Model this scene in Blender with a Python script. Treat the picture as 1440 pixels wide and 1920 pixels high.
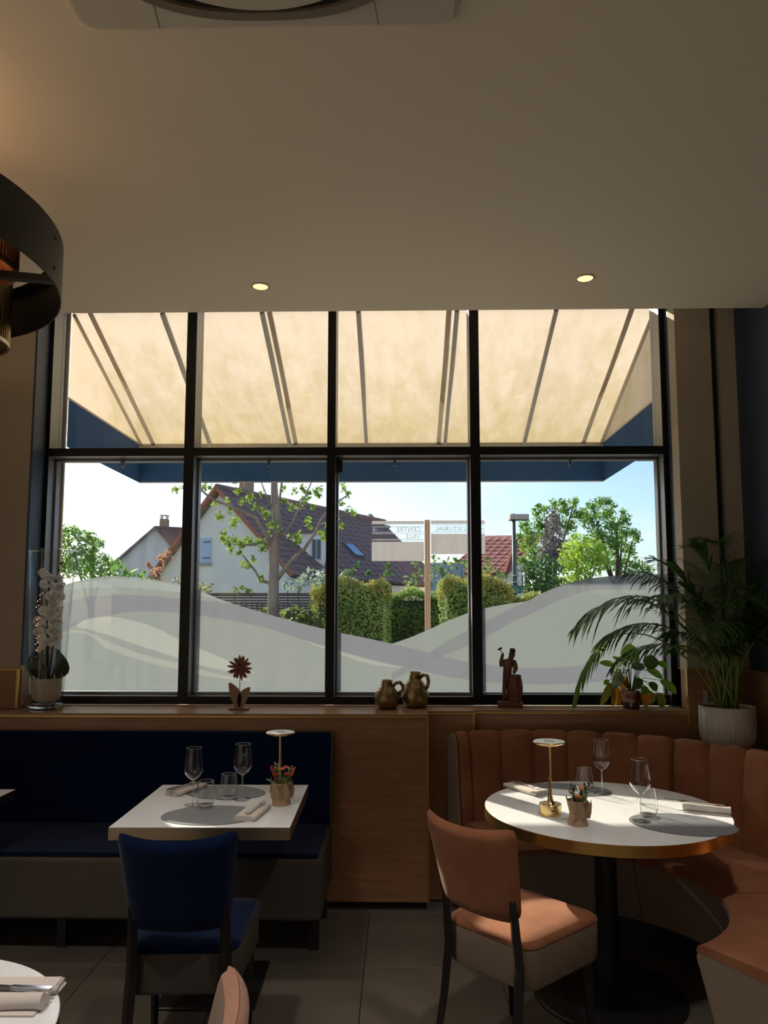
import bpy, bmesh, math, random
import numpy as np
from math import sin, cos, pi, radians as R
from mathutils import Vector, Matrix, Euler, noise
random.seed(7)
D = bpy.data
for o in list(D.objects): D.objects.remove(o)
S = bpy.context.scene
COL = S.collection

# ------------------------------------------------------------------ camera
EYE = 1.581; FPX = 1376.0; PITCH = .0952; YAW = .0204; PY = 1015.3
cd = D.cameras.new('camera'); cam = D.objects.new('camera', cd); COL.objects.link(cam)
cam.location = (0, 0, EYE)
cam.rotation_euler = (pi/2 + PITCH, -.0005, YAW)
cd.sensor_fit = 'VERTICAL'; cd.sensor_height = 36; cd.lens = 36*FPX/1920
cd.shift_y = (PY-960)/1920; cd.clip_start = .05; cd.clip_end = 500
S.camera = cam
# ------------------------------------------------------------------ world: low sun to the left, pale sky with thin cloud
SUN_EL = R(26.8); SUN_AZ = R(-36.5)          # azimuth from +Y, negative = left
w = D.worlds.new('sky'); S.world = w; w.use_nodes = True
nt = w.node_tree; nt.nodes.clear()
def N(t, **k):
    n = nt.nodes.new(t)
    for a, b in k.items(): setattr(n, a, b)
    return n
sky = N('ShaderNodeTexSky', sky_type='NISHITA', sun_disc=False, sun_elevation=SUN_EL, sun_rotation=SUN_AZ,
        air_density=1.0, dust_density=1.2, ozone_density=1.6, altitude=50)
tc = N('ShaderNodeTexCoord'); mp = N('ShaderNodeMapping'); mp.inputs['Scale'].default_value = (1.6, 1.6, 5.5)
ns = N('ShaderNodeTexNoise'); ns.inputs['Scale'].default_value = 1.7; ns.inputs['Detail'].default_value = 7; ns.inputs['Roughness'].default_value = .55
cr = N('ShaderNodeValToRGB'); cr.color_ramp.elements[0].position = .50; cr.color_ramp.elements[1].position = .66
mul = N('ShaderNodeMix', data_type='RGBA', blend_type='MULTIPLY'); mul.inputs[0].default_value = 1; mul.inputs[7].default_value = (.175, .193, .226, 1)
cl = N('ShaderNodeMix', data_type='RGBA'); cl.inputs[7].default_value = (1.15, 1.12, 1.08, 1)
cf = N('ShaderNodeMath', operation='MULTIPLY'); cf.inputs[1].default_value = .8
bg = N('ShaderNodeBackground'); bg.inputs['Strength'].default_value = 1.0
ow = N('ShaderNodeOutputWorld')
L = nt.links.new
L(tc.outputs['Generated'], mp.inputs[0]); L(mp.outputs[0], ns.inputs['Vector']); L(ns.outputs['Fac'], cr.inputs[0])
L(sky.outputs[0], mul.inputs[6]); L(mul.outputs[2], cl.inputs[6]); L(cr.outputs[0], cf.inputs[0]); L(cf.outputs[0], cl.inputs[0])
L(cl.outputs[2], bg.inputs[0]); L(bg.outputs[0], ow.inputs[0])
# ------------------------------------------------------------------ sun
sd = D.lights.new('sun', 'SUN'); sd.energy = 10.0; sd.color = (1.0, .86, .68); sd.angle = R(.6)
sun = D.objects.new('sun', sd); COL.objects.link(sun)
sdir = Vector((sin(SUN_AZ)*cos(SUN_EL), cos(SUN_AZ)*cos(SUN_EL), sin(SUN_EL)))
sun.rotation_euler = sdir.to_track_quat('Z', 'Y').to_euler(); sun.location = sdir*30
# ------------------------------------------------------------------ exposure
vs = S.view_settings
vs.view_transform = 'Standard'; vs.look = 'None'; vs.gamma = 1; vs.use_curve_mapping = False
vs.exposure = 0.0

# ------------------------------------------------------------------ helpers
def at(u, v, Y):
    """world point at depth Y seen at full-frame position u, v of the survey photograph"""
    F = Vector((-sin(YAW)*cos(PITCH), cos(YAW)*cos(PITCH), sin(PITCH))); Rr = Vector((cos(YAW), sin(YAW), 0)); U = Rr.cross(F)
    d = F + Rr*((u-720)/FPX) + U*((PY-v)/FPX)
    d = d*(Y/d.y); return Vector((d.x, d.y, d.z+EYE))

MATS = {}
def mat(name, col, rough=.6, metal=0, spec=.5, sheen=0, noise_=None, bump=None, trans=0, aniso=0, coat=0, col2=None, stretch=None, emit=None, detail=4, coords='Object', translucent=0, wave=None):
    """principled material; noise_=(scale,) mixes col with col2; bump=(scale,strength,distance)"""
    if name in MATS: return MATS[name]
    m = D.materials.new(name); m.use_nodes = True; t = m.node_tree; b = t.nodes['Principled BSDF']; ln = t.links.new
    b.inputs['Base Color'].default_value = (*col, 1); b.inputs['Roughness'].default_value = rough; b.inputs['Metallic'].default_value = metal
    b.inputs['Specular IOR Level'].default_value = spec
    if sheen: b.inputs['Sheen Weight'].default_value = sheen; b.inputs['Sheen Roughness'].default_value = .45
    if coat: b.inputs['Coat Weight'].default_value = coat
    if emit: b.inputs['Emission Color'].default_value = (*emit[0], 1); b.inputs['Emission Strength'].default_value = emit[1]
    tcn = t.nodes.new('ShaderNodeTexCoord'); mpn = t.nodes.new('ShaderNodeMapping'); ln(tcn.outputs[coords], mpn.inputs[0])
    if stretch: mpn.inputs['Scale'].default_value = stretch
    if noise_:
        n = t.nodes.new('ShaderNodeTexNoise'); n.inputs['Scale'].default_value = noise_[0]; n.inputs['Detail'].default_value = detail
        ln(mpn.outputs[0], n.inputs['Vector'])
        c = t.nodes.new('ShaderNodeValToRGB'); c.color_ramp.elements[0].position = noise_[1] if len(noise_) > 1 else .3; c.color_ramp.elements[1].position = noise_[2] if len(noise_) > 2 else .7
        c.color_ramp.elements[0].color = (*col, 1); c.color_ramp.elements[1].color = (*(col2 or col), 1)
        ln(n.outputs['Fac'], c.inputs[0]); ln(c.outputs[0], b.inputs['Base Color'])
    if bump:
        n2 = t.nodes.new('ShaderNodeTexNoise') if not wave else t.nodes.new('ShaderNodeTexVoronoi')
        n2.inputs['Scale'].default_value = bump[0]
        if not wave: n2.inputs['Detail'].default_value = 3
        ln(mpn.outputs[0], n2.inputs['Vector'])
        bp = t.nodes.new('ShaderNodeBump'); bp.inputs['Strength'].default_value = bump[1]; bp.inputs['Distance'].default_value = bump[2]
        ln(n2.outputs[0], bp.inputs['Height']); ln(bp.outputs[0], b.inputs['Normal'])
    if translucent:
        tr = t.nodes.new('ShaderNodeBsdfTranslucent'); mx = t.nodes.new('ShaderNodeMixShader'); mx.inputs[0].default_value = translucent
        tr.inputs[0].default_value = (*(min(1, c*1.5) for c in col), 1)
        if noise_: ln(c.outputs[0], tr.inputs[0])
        ln(b.outputs[0], mx.inputs[1]); ln(tr.outputs[0], mx.inputs[2]); ln(mx.outputs[0], t.nodes['Material Output'].inputs[0])
    MATS[name] = m; return m

def weave(name, c1, c2, scale=760, rough=.85):
    """two-tone woven upholstery cloth"""
    m = mat(name, c1, rough, spec=.25)
    t = m.node_tree; b = t.nodes['Principled BSDF']; ln = t.links.new
    tcn = t.nodes.new('ShaderNodeTexCoord'); g = t.nodes.new('ShaderNodeNewGeometry')
    ws = []
    for rot in (R(35), R(-35)):
        mpn = t.nodes.new('ShaderNodeMapping'); mpn.inputs['Rotation'].default_value = (rot, rot, rot*.4); ln(tcn.outputs['Object'], mpn.inputs[0])
        wv = t.nodes.new('ShaderNodeTexWave'); wv.inputs['Scale'].default_value = scale/6.28; wv.bands_direction = 'DIAGONAL'; wv.inputs['Distortion'].default_value = .5
        ln(mpn.outputs[0], wv.inputs['Vector']); ws.append(wv)
    a = t.nodes.new('ShaderNodeMath'); a.operation = 'MULTIPLY'; ln(ws[0].outputs['Fac'], a.inputs[0]); ln(ws[1].outputs['Fac'], a.inputs[1])
    mx = t.nodes.new('ShaderNodeMix'); mx.data_type = 'RGBA'; mx.inputs[6].default_value = (*c1, 1); mx.inputs[7].default_value = (*c2, 1)
    ln(a.outputs[0], mx.inputs[0]); ln(mx.outputs[2], b.inputs['Base Color'])
    bp = t.nodes.new('ShaderNodeBump'); bp.inputs['Strength'].default_value = .5; bp.inputs['Distance'].default_value = .002
    ln(a.outputs[0], bp.inputs['Height']); ln(bp.outputs[0], b.inputs['Normal'])
    return m

def wood(name, c1, c2, axis='x', rough=.4, sc=1.0):
    st = {'x': (1.2*sc, 14*sc, 14*sc), 'z': (14*sc, 14*sc, 1.2*sc), 'y': (14*sc, 1.2*sc, 14*sc)}[axis]
    return mat(name, c1, rough, noise_=(3.0, .3, .75), col2=c2, stretch=st, detail=8, bump=(6, .15, .002))

def thin_glass(name, tint=(1, 1, 1), k=1.0, base=.02, rough=.0, edge=0):
    m = D.materials.new(name); m.use_nodes = True; t = m.node_tree; t.nodes.clear(); ln = t.links.new
    tr = t.nodes.new('ShaderNodeBsdfTransparent'); tr.inputs[0].default_value = (*tint, 1)
    gl = t.nodes.new('ShaderNodeBsdfGlossy'); gl.inputs['Roughness'].default_value = rough
    lw = t.nodes.new('ShaderNodeLayerWeight'); lw.inputs[0].default_value = .5
    fr = t.nodes.new('ShaderNodeMath'); fr.operation = 'POWER'; fr.inputs[1].default_value = 4.5; ln(lw.outputs['Facing'], fr.inputs[0])
    ma = t.nodes.new('ShaderNodeMath'); ma.operation = 'MULTIPLY_ADD'; ma.inputs[1].default_value = k; ma.inputs[2].default_value = base+.03; ma.use_clamp = True
    mx = t.nodes.new('ShaderNodeMixShader'); o = t.nodes.new('ShaderNodeOutputMaterial')
    ln(fr.outputs[0], ma.inputs[0]); ln(ma.outputs[0], mx.inputs[0]); ln(tr.outputs[0], mx.inputs[1]); ln(gl.outputs[0], mx.inputs[2]); ln(mx.outputs[0], o.inputs[0])
    MATS[name] = m; return m

def solid_glass(name):
    m = D.materials.new(name); m.use_nodes = True; t = m.node_tree; b = t.nodes['Principled BSDF']
    b.inputs['Transmission Weight'].default_value = 1; b.inputs['Roughness'].default_value = 0; b.inputs['IOR'].default_value = 1.46
    b.inputs['Base Color'].default_value = (1, 1, 1, 1); MATS[name] = m; return m

def wloc(o):
    v = Vector((0, 0, 0))
    while o is not None: v += Vector(o.location); o = o.parent
    return v

def tag(o, label=None, cat=None, group=None, kind=None):
    if label: o['label'] = label
    if cat: o['category'] = cat
    if group: o['group'] = group
    if kind: o['kind'] = kind
    return o
def thing(name, label, cat, loc=(0, 0, 0), rz=0, group=None, kind=None):
    o = D.objects.new(name, None); COL.objects.link(o); o.location = loc; o.rotation_euler = (0, 0, rz); o.empty_display_size = .05
    return tag(o, label, cat, group, kind)
def copy_tree(o, parent=None):
    c = o.copy(); COL.objects.link(c); c.parent = parent
    for ch in list(o.children): copy_tree(ch, c)
    return c

class MB:
    """collects boxes, bars, tubes, lathes and sheets; build() links them as one mesh object"""
    def __init__(s): s.v = []; s.f = []
    def add(s, vs_, fs_):
        n = len(s.v); s.v += [tuple(p) for p in vs_]; s.f += [tuple(i+n for i in f) for f in fs_]; return s
    def box(s, x0, x1, y0, y1, z0, z1, rz=0, c=None, M=None):
        P = [Vector((x, y, z)) for z in (z0, z1) for y in (y0, y1) for x in (x0, x1)]
        if rz:
            c = Vector(c or ((x0+x1)/2, (y0+y1)/2, 0)); m = Matrix.Rotation(rz, 3, 'Z'); P = [m@(p-c)+c for p in P]
        if M is not None: P = [M@p for p in P]
        return s.add(P, [(0, 2, 3, 1), (4, 5, 7, 6), (0, 1, 5, 4), (2, 6, 7, 3), (0, 4, 6, 2), (1, 3, 7, 5)])
    def beam(s, a, b, w, h, up=(0, 0, 1)):
        a = Vector(a); b = Vector(b); d = (b-a).normalized(); u = Vector(up); r = d.cross(u)
        if r.length < 1e-4: r = d.cross(Vector((0, 1, 0)))
        r.normalize(); u = r.cross(d); P = []
        for p in (a, b):
            for i, j in ((-1, -1), (1, -1), (1, 1), (-1, 1)): P.append(p+r*(i*w/2)+u*(j*h/2))
        return s.add(P, [(3, 2, 1, 0), (4, 5, 6, 7), (0, 1, 5, 4), (1, 2, 6, 5), (2, 3, 7, 6), (3, 0, 4, 7)])
    def tube(s, pts, rad, n=8, cap=True):
        pts = [Vector(p) for p in pts]; k = len(pts)
        rad = rad if isinstance(rad, (list, tuple)) else [rad]*k
        V = []; prev = None
        for i, p in enumerate(pts):
            d = (pts[min(i+1, k-1)]-pts[max(i-1, 0)]).normalized()
            if prev is None:
                r = d.cross(Vector((0, 0, 1)));
                if r.length < .05: r = d.cross(Vector((1, 0, 0)))
            else: r = prev-d*prev.dot(d)
            r.normalize(); prev = r; u = d.cross(r)
            for j in range(n): a = 2*pi*j/n; V.append(p+(r*cos(a)+u*sin(a))*rad[i])
        F = [(i*n+j, i*n+(j+1) % n, (i+1)*n+(j+1) % n, (i+1)*n+j) for i in range(k-1) for j in range(n)]
        if cap: F += [tuple(range(n))[::-1], tuple((k-1)*n+j for j in range(n))]
        return s.add(V, F)
    def lathe(s, prof, c=(0, 0, 0), n=24, mod=None, sx=1, sy=1, M=None):
        c = Vector(c); V = []; F = []; k = len(prof); idx = []
        for i, (r, z) in enumerate(prof):
            if r < 1e-6: idx.append([len(V)]*n); V.append(c+Vector((0, 0, z)))
            else:
                row = []
                for j in range(n):
                    a = 2*pi*j/n; q = r*(mod(a, z) if mod else 1); row.append(len(V)); V.append(c+Vector((q*cos(a)*sx, q*sin(a)*sy, z)))
                idx.append(row)
        for i in range(k-1):
            A, B = idx[i], idx[i+1]
            for j in range(n):
                q = (A[j], A[(j+1) % n], B[(j+1) % n], B[j]); q2 = []
                for t in q:
                    if t not in q2: q2.append(t)
                if len(q2) > 2: F.append(tuple(q2))
        if M is not None: V = [M@p for p in V]
        return s.add(V, F)
    def prism(s, pts, z0, z1, M=None):
        """2-D outline (counter-clockwise) extruded along z, then moved by M"""
        n = len(pts); V = [Vector((x, y, z0)) for x, y in pts]+[Vector((x, y, z1)) for x, y in pts]
        if M is not None: V = [M@p for p in V]
        return s.add(V, [tuple(range(n))[::-1], tuple(range(n, 2*n))]+[(i, (i+1) % n, n+(i+1) % n, n+i) for i in range(n)])
    def ball(s, c, r, n=8, m=6, sc=(1, 1, 1)):
        c = Vector(c); V = [c+Vector((0, 0, -r*sc[2]))]; F = []
        for i in range(1, m):
            t = pi*i/m-pi/2
            for j in range(n): a = 2*pi*j/n; V.append(c+Vector((r*cos(t)*cos(a)*sc[0], r*cos(t)*sin(a)*sc[1], r*sin(t)*sc[2])))
        V.append(c+Vector((0, 0, r*sc[2]))); e = len(V)-1
        for j in range(n): F.append((0, 1+(j+1) % n, 1+j)); F.append((e, e-n+j, e-n+(j+1) % n))
        for i in range(m-2):
            for j in range(n): a = 1+i*n+j; b = 1+i*n+(j+1) % n; F.append((a, b, b+n, a+n))
        return s.add(V, F)
    def leaf(s, base, tip, nrm, wid, seg=5, curl=0, prof=None):
        """a bent leaf blade"""
        base = Vector(base); tip = Vector(tip); d = tip-base; l = d.length; d.normalize(); nrm = Vector(nrm); side = d.cross(nrm).normalized(); up = side.cross(d)
        V = []; F = []
        for i in range(seg+1):
            t = i/seg; wdt = wid*((prof(t)) if prof else sin(pi*min(1, (t*.92+.06)))**.8); p = base+d*(l*t)+up*(curl*l*4*t*(1-t))
            V += [p-side*wdt/2+up*wdt*.18, p, p+side*wdt/2+up*wdt*.18]
        for i in range(seg):
            a = i*3; F += [(a, a+1, a+4, a+3), (a+1, a+2, a+5, a+4)]
        return s.add(V, F)
    def build(s, name, m, parent=None, smooth=False, bevel=0, world=False, sub=0, seg=2, auto=None, wn=False, **kw):
        me = D.meshes.new(name); V = s.v
        if world and parent is not None: o_ = wloc(parent); V = [(x-o_.x, y-o_.y, z-o_.z) for x, y, z in V]
        me.from_pydata([tuple(p) for p in V], [], s.f); me.validate(); me.update()
        if smooth: me.polygons.foreach_set('use_smooth', [True]*len(me.polygons))
        if auto is not None:
            bm = bmesh.new(); bm.from_mesh(me)
            for f in bm.faces: f.smooth = True
            for e in bm.edges:
                if len(e.link_faces) == 2 and e.calc_face_angle(0) > R(auto): e.smooth = False
            bm.to_mesh(me); bm.free()
        ms = m if isinstance(m, (list, tuple)) else [m]
        for x in ms: me.materials.append(x)
        o = D.objects.new(name, me); COL.objects.link(o); o.parent = parent
        if bevel:
            b = o.modifiers.new('bevel', 'BEVEL'); b.width = bevel; b.segments = seg; b.limit_method = 'ANGLE'; b.angle_limit = R(40)
            if not smooth and seg > 1: me.polygons.foreach_set('use_smooth', [True]*len(me.polygons)); b.harden_normals = True
        if sub: q = o.modifiers.new('sub', 'SUBSURF'); q.levels = sub; q.render_levels = sub
        for k, v in kw.items(): o[k] = v
        return o
def structure(name, m, mb, parent=None, **k):
    o = mb.build(name, m, parent, **k)
    if parent is None: o['kind'] = 'structure'
    return o
def text(name, body, size, m, M, parent=None, extrude=.0005, align='CENTER', squeeze=1.0):
    """real lettering, turned into a mesh part"""
    cu = D.curves.new(name, 'FONT'); cu.body = body; cu.size = size; cu.extrude = extrude; cu.align_x = align; cu.align_y = 'CENTER'; cu.resolution_u = 2
    o = D.objects.new(name, cu); COL.objects.link(o)
    dg = bpy.context.evaluated_depsgraph_get(); me = D.meshes.new_from_object(o.evaluated_get(dg)); D.objects.remove(o)
    me.transform(M @ Matrix.Diagonal((squeeze, 1, 1, 1))); me.materials.clear(); me.materials.append(m)
    ob = D.objects.new(name, me); COL.objects.link(ob); ob.parent = parent; return ob

# ------------------------------------------------------------------ materials
CEIL = mat('ceiling_paint', (.89, .79, .61), .9, spec=.2)
BEIGE = mat('beige_paint', (.44, .38, .30), .85, spec=.2, noise_=(3,), col2=(.47, .41, .32))
NAVYW = mat('navy_wall', (.035, .055, .10), .45, spec=.4)
NAVYB = mat('navy_wall_plain', (.02, .032, .06), .6)
BACKW = mat('back_wall', (.30, .22, .14), .9)
FRAME = mat('black_aluminium', (.007, .007, .0075), .42, spec=.3)
FSIDE = mat('grey_metal_lit_sides', (.22, .22, .23), .38, metal=.6)  # grey of beads and clips, also the painted-in light on the frame's sides
GASK = mat('rubber_gasket', (.01, .01, .01), .6)
WOODF = wood('oak_laminate', (.28, .135, .065), (.40, .21, .11), 'x', .42)
WOODT = wood('oak_sill_top', (.30, .17, .09), (.42, .25, .14), 'x', .33)
WOODZ = wood('oak_laminate_upright', (.25, .13, .06), (.36, .2, .095), 'x', .45)
GOLD = mat('gold_edging', (.55, .34, .10), .35, metal=.85)
BRASS = mat('brushed_brass', (.70, .50, .22), .24, metal=1, bump=(60, .12, .001), stretch=(1, 1, .05))
CHAMP = mat('champagne_metal', (.52, .45, .33), .28, metal=1, bump=(60, .1, .001), stretch=(1, 1, .05))
TOP = mat('white_laminate', (.80, .83, .87), .27, spec=.5)
BLACK = mat('black_metal', (.012, .012, .013), .42)
BLACKW = mat('black_wood', (.010, .009, .009), .38)
TILE = mat('stone_tile', (.085, .075, .062), .5, noise_=(2.3, .3, .72), col2=(.15, .132, .108), detail=9, bump=(20, .1, .002))
GROUT = mat('grout', (.16, .15, .135), .9)
BLUEV = mat('navy_velvet', (.0014, .007, .034), .85, spec=.06, sheen=.12, noise_=(7, .35, .7), col2=(.002, .010, .044))
BROWNV = mat('brown_velvet', (.25, .098, .048), .8, spec=.12, sheen=.12, noise_=(7, .35, .7), col2=(.33, .14, .072))
PIPE = mat('brown_piping', (.12, .05, .03), .8)
WEAVE = weave('taupe_weave', (.22, .165, .12), (.42, .33, .25))
WEAVED = weave('grey_weave', (.085, .071, .058), (.14, .12, .10))
WINE = thin_glass('clear_glass', (.97, .975, .975), 3.2, .03)
VASEG = thin_glass('vase_glass', (.93, .955, .95), 1.5, .02)
GLB = thin_glass('polished_glass', (.96, .97, .97), 2.2, .16)
PANE = thin_glass('window_glass', (.95, .965, .96), .8, .0)
SOLID = solid_glass('solid_glass')
STEEL = mat('polished_steel', (.72, .72, .73), .14, metal=1)
CLOTH = mat('napkin_cloth', (.62, .57, .54), .9, spec=.2, bump=(220, .25, .0006))
MATM = mat('placemat_grey', (.19, .205, .23), .45, bump=(300, .2, .0004))
MATE = mat('placemat_edge', (.03, .03, .035), .6)
KRAFT = mat('kraft_paper', (.36, .23, .14), .85, noise_=(9, .3, .7), col2=(.44, .30, .19), bump=(45, .5, .003))
TWINE = mat('twine', (.62, .48, .32), .9)

# ------------------------------------------------------------------ room shell
ZC = 3.25; ZP = 3.75; YB = 3.95; YG = 4.46       # ceiling height, inner face of the window frame
fl = MB().box(-4, 2.2, -3, 4.6, -.1, -.012); floor = structure('floor', GROUT, fl)
k = 0; base_tile = None
for i in range(-5, 4):
    for j in range(-3, 7):
        x0 = -.158+.6*i; y0 = 4.04-.6*(7-j)+.0; x1 = min(x0+.6, 2.2); y1 = y0+.6
        if x0 < -3.4 or y0 < -.3: continue
        dz = random.uniform(-.0006, .0006)
        if base_tile is None:
            base_tile = MB().box(-.2985, .2985, -.2985, .2985, -.012, 0).build('floor_tile', TILE, floor, bevel=.0015, seg=1); t_ = base_tile
        else: t_ = base_tile.copy(); COL.objects.link(t_)
        t_.location = (x0+.3, y0+.3, dz); t_.rotation_euler.z = random.choice((0, pi/2, pi, -pi/2))
structure('wall_back', BACKW, MB().box(-4.1, 2.3, -3.1, -3, -.1, ZP))
# unseen windows added on the left side to let in fill daylight
wl = structure('wall_left', BEIGE, MB().box(-4.1, -4, 1.0, 4.62, -.1, ZP).box(-4.1, -4, -3, 1.0, 3.1, ZP).box(-4.1, -4, -3, 1.0, -.1, .25))
w2 = thing('window_fill', None, None, (-4, -1, .25)); w2['kind'] = 'structure'
for k in range(7): y = -2.97+3.94*k/6; MB().box(-4.08, -4.0, y-.03, y+.03, .25, 3.1).build('mullion', FRAME, w2, world=True)
MB().box(-4.05, -4.045, -2.94, .94, .25, 3.1).build('pane', PANE, w2, world=True)
wr = structure('wall_right', NAVYW, MB().box(2.012, 2.3, -3.1, 4.64, -.1, ZP))
cb = MB()   # ceiling with round cut-outs left to recessed lights: plate above, lights mounted just under it
cb.box(-4.0, 2.011, -3.0, YB, ZC, ZP).box(-4.1, 2.3, -3.1, 4.645, ZP, ZP+.2)
ceil = structure('ceiling', CEIL, cb)
# front wall either side of the window
wf = MB().box(-4, -2.213, 4.294, 4.62, 0, ZP-.001)
wfo = structure('wall_front', BEIGE, wf)
structure('reveal_panel', NAVYW, MB().box(-2.2128, -2.205, 4.32, 4.46, 1.27, ZP-.002), wfo)
MB().box(-2.2128, -2.20, 4.294, 4.32, 1.27, ZP-.002).build('reveal_edge', NAVYW, wfo)
pr = MB().box(1.70, 2.011, 4.36, 4.62, 0, ZP-.001)
pro = structure('wall_front_right', NAVYB, pr)
MB().box(1.653, 1.864, 4.294, 4.40, 1.254, ZP-.002).build('pilaster', BEIGE, pro)
MB().box(1.918, 2.0115, 4.30, 4.40, 1.254, ZP-.002).build('pilaster', BEIGE, pro)
MB().box(1.653, 1.70, 4.40, 4.62, .0, ZP-.002).build('reveal_panel', NAVYW, pro)

# wood wainscot, gold capped
def wains(name, x0, x1, y0, y1, z0, z1, axis='x'):
    t = thing(name, None, None, ((x0+x1)/2, (y0+y1)/2, z0)); t['kind'] = 'structure'
    MB().box(x0, x1, y0, y1, z0, z1-.008).build('wainscot_panel', WOODZ, t, world=True)
    MB().box(x0-.001, x1+.001, y0-.003, y1, z1-.008, z1).build('cap_strip', GOLD, t, world=True)
    return t
t = wains('trim_1', -4, -2.2245, 4.276, 4.2935, 1.0245, 1.25)
MB().box(-2.2245, -2.2125, 4.276, 4.30, 1.0245, 1.25).build('corner_strip', GOLD, t, world=True)
t = wains('trim_2', -2.2125, -2.207, 4.30, 4.458, 1.0245, 1.25)
t = wains('trim_3', 1.648, 1.905, 4.272, 4.2935, 0.0, 1.2535)
MB().box(1.640, 1.648, 4.270, 4.2935, .86, 1.2535).build('corner_strip', GOLD, t, world=True)
t = wains('trim_4', 1.653, 1.658, 4.2945, 4.458, 1.0245, 1.2535)
t = wains('trim_5', 1.905, 2.0115, 4.255, 4.2995, 0.0, 1.2535)
MB().box(1.8965, 1.9045, 4.253, 4.275, .86, 1.2535).build('corner_strip', GOLD, t, world=True)
t = wains('trim_6', 1.988, 2.0118, .5, 4.254, 0.0, 1.2535)

# ------------------------------------------------------------------ window: frame, mullions, panes, frosted film
ZS = 1.024
win = thing('window_1', None, None, (-.28, YG, ZS)); win['kind'] = 'structure'
YO = 4.62; YP = 4.575
def bar(name, x0, x1, z0, z1, y0=YG, y1=YO):
    o = MB().box(x0, x1, y0, y1, z0, z1).build(name, [FRAME, FSIDE], win, world=True)
    for p in o.data.polygons:      # light on the black frame's sides is put in as a grey colour
        if abs(p.normal.y) < .5: p.material_index = 1
    return o
bar('frame_side', -2.243, -2.181, ZS, 3.6); bar('frame_side', 1.620, 1.69, ZS, 3.6)
mull = [(-1.334, -1.272), (-.443, -.392), (.441, .50)]
for a, b in mull: bar('mullion', a, b, ZS+.001, 3.6)
edges = [-2.181]+[q for m_ in mull for q in m_]+[1.620]
bays = [(edges[2*i], edges[2*i+1]) for i in range(4)]
for i, (a, b) in enumerate(bays):
    bar('transom', a, b, 2.543, 2.594)
    bar('bottom_rail', a, b, ZS, 1.073 if i < 3 else 1.085, YG+(.0 if i < 3 else .03))
    bar('head_rail', a, b, 3.56, 3.6)
    # thin sash bead round each lower pane
    for (x0, x1, z0, z1) in ((a+.0005, a+.012, 1.09, 2.54), (b-.012, b-.0005, 1.09, 2.54), (a+.0005, b-.0005, 2.528, 2.5425), (a+.0005, b-.0005, 1.074 if i < 3 else 1.086, 1.09)):
        MB().box(x0, x1, 4.545, 4.60, z0, z1).build('sash_bead', FSIDE, win, world=True)
    for (z0, z1) in ((1.09, 2.528), (2.595, 3.56)):
        x0, x1 = (a+.012, b-.012) if z0 < 2 else (a, b)
        MB().box(x0, x1, YP+.002, YP+.008, z0, z1).build('pane', PANE, win, world=True)
for u in (232, 505, 740, 1066):
    p = at(u, 862, 4.57); MB().box(p.x-.007, p.x+.007, 4.535, 4.574, 2.492, 2.5425).build('clip', FSIDE, win, world=True, bevel=.002, seg=1)
p = at(641, 872, 4.55)
MB().box(-.391, -.352, 4.52, 4.574, 2.448, 2.525).box(-.386, -.380, 4.512, 4.522, 2.455, 2.515).box(-.370, -.364, 4.512, 4.522, 2.455, 2.515).build('hinge_block', BLACK, win, world=True, bevel=.002, seg=1)

FILMTOP = [(95, 1106), (115, 1099), (145, 1090), (180, 1083), (210, 1080), (260, 1083), (300, 1089), (336, 1095), (365, 1103), (385, 1112), (410, 1123), (440, 1133), (480, 1145), (520, 1157), (565, 1169), (610, 1180), (640, 1187), (690, 1197), (735, 1207), (770, 1195), (800, 1182), (840, 1164), (880, 1148), (905, 1141), (930, 1136), (960, 1131), (990, 1127), (1010, 1115), (1040, 1102), (1070, 1092), (1100, 1085), (1160, 1078), (1225, 1076), (1270, 1078)]
def pxz(L_): return [(q.x, q.z) for q in (at(u, v, YP) for u, v in L_)]
ftop = pxz(FILMTOP)
def interp(P, x):
    if x <= P[0][0]: return P[0][1]
    for (a, b), (c, d) in zip(P, P[1:]):
        if x <= c: return b+(d-b)*(x-a)/(c-a)
    return P[-1][1]
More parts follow.
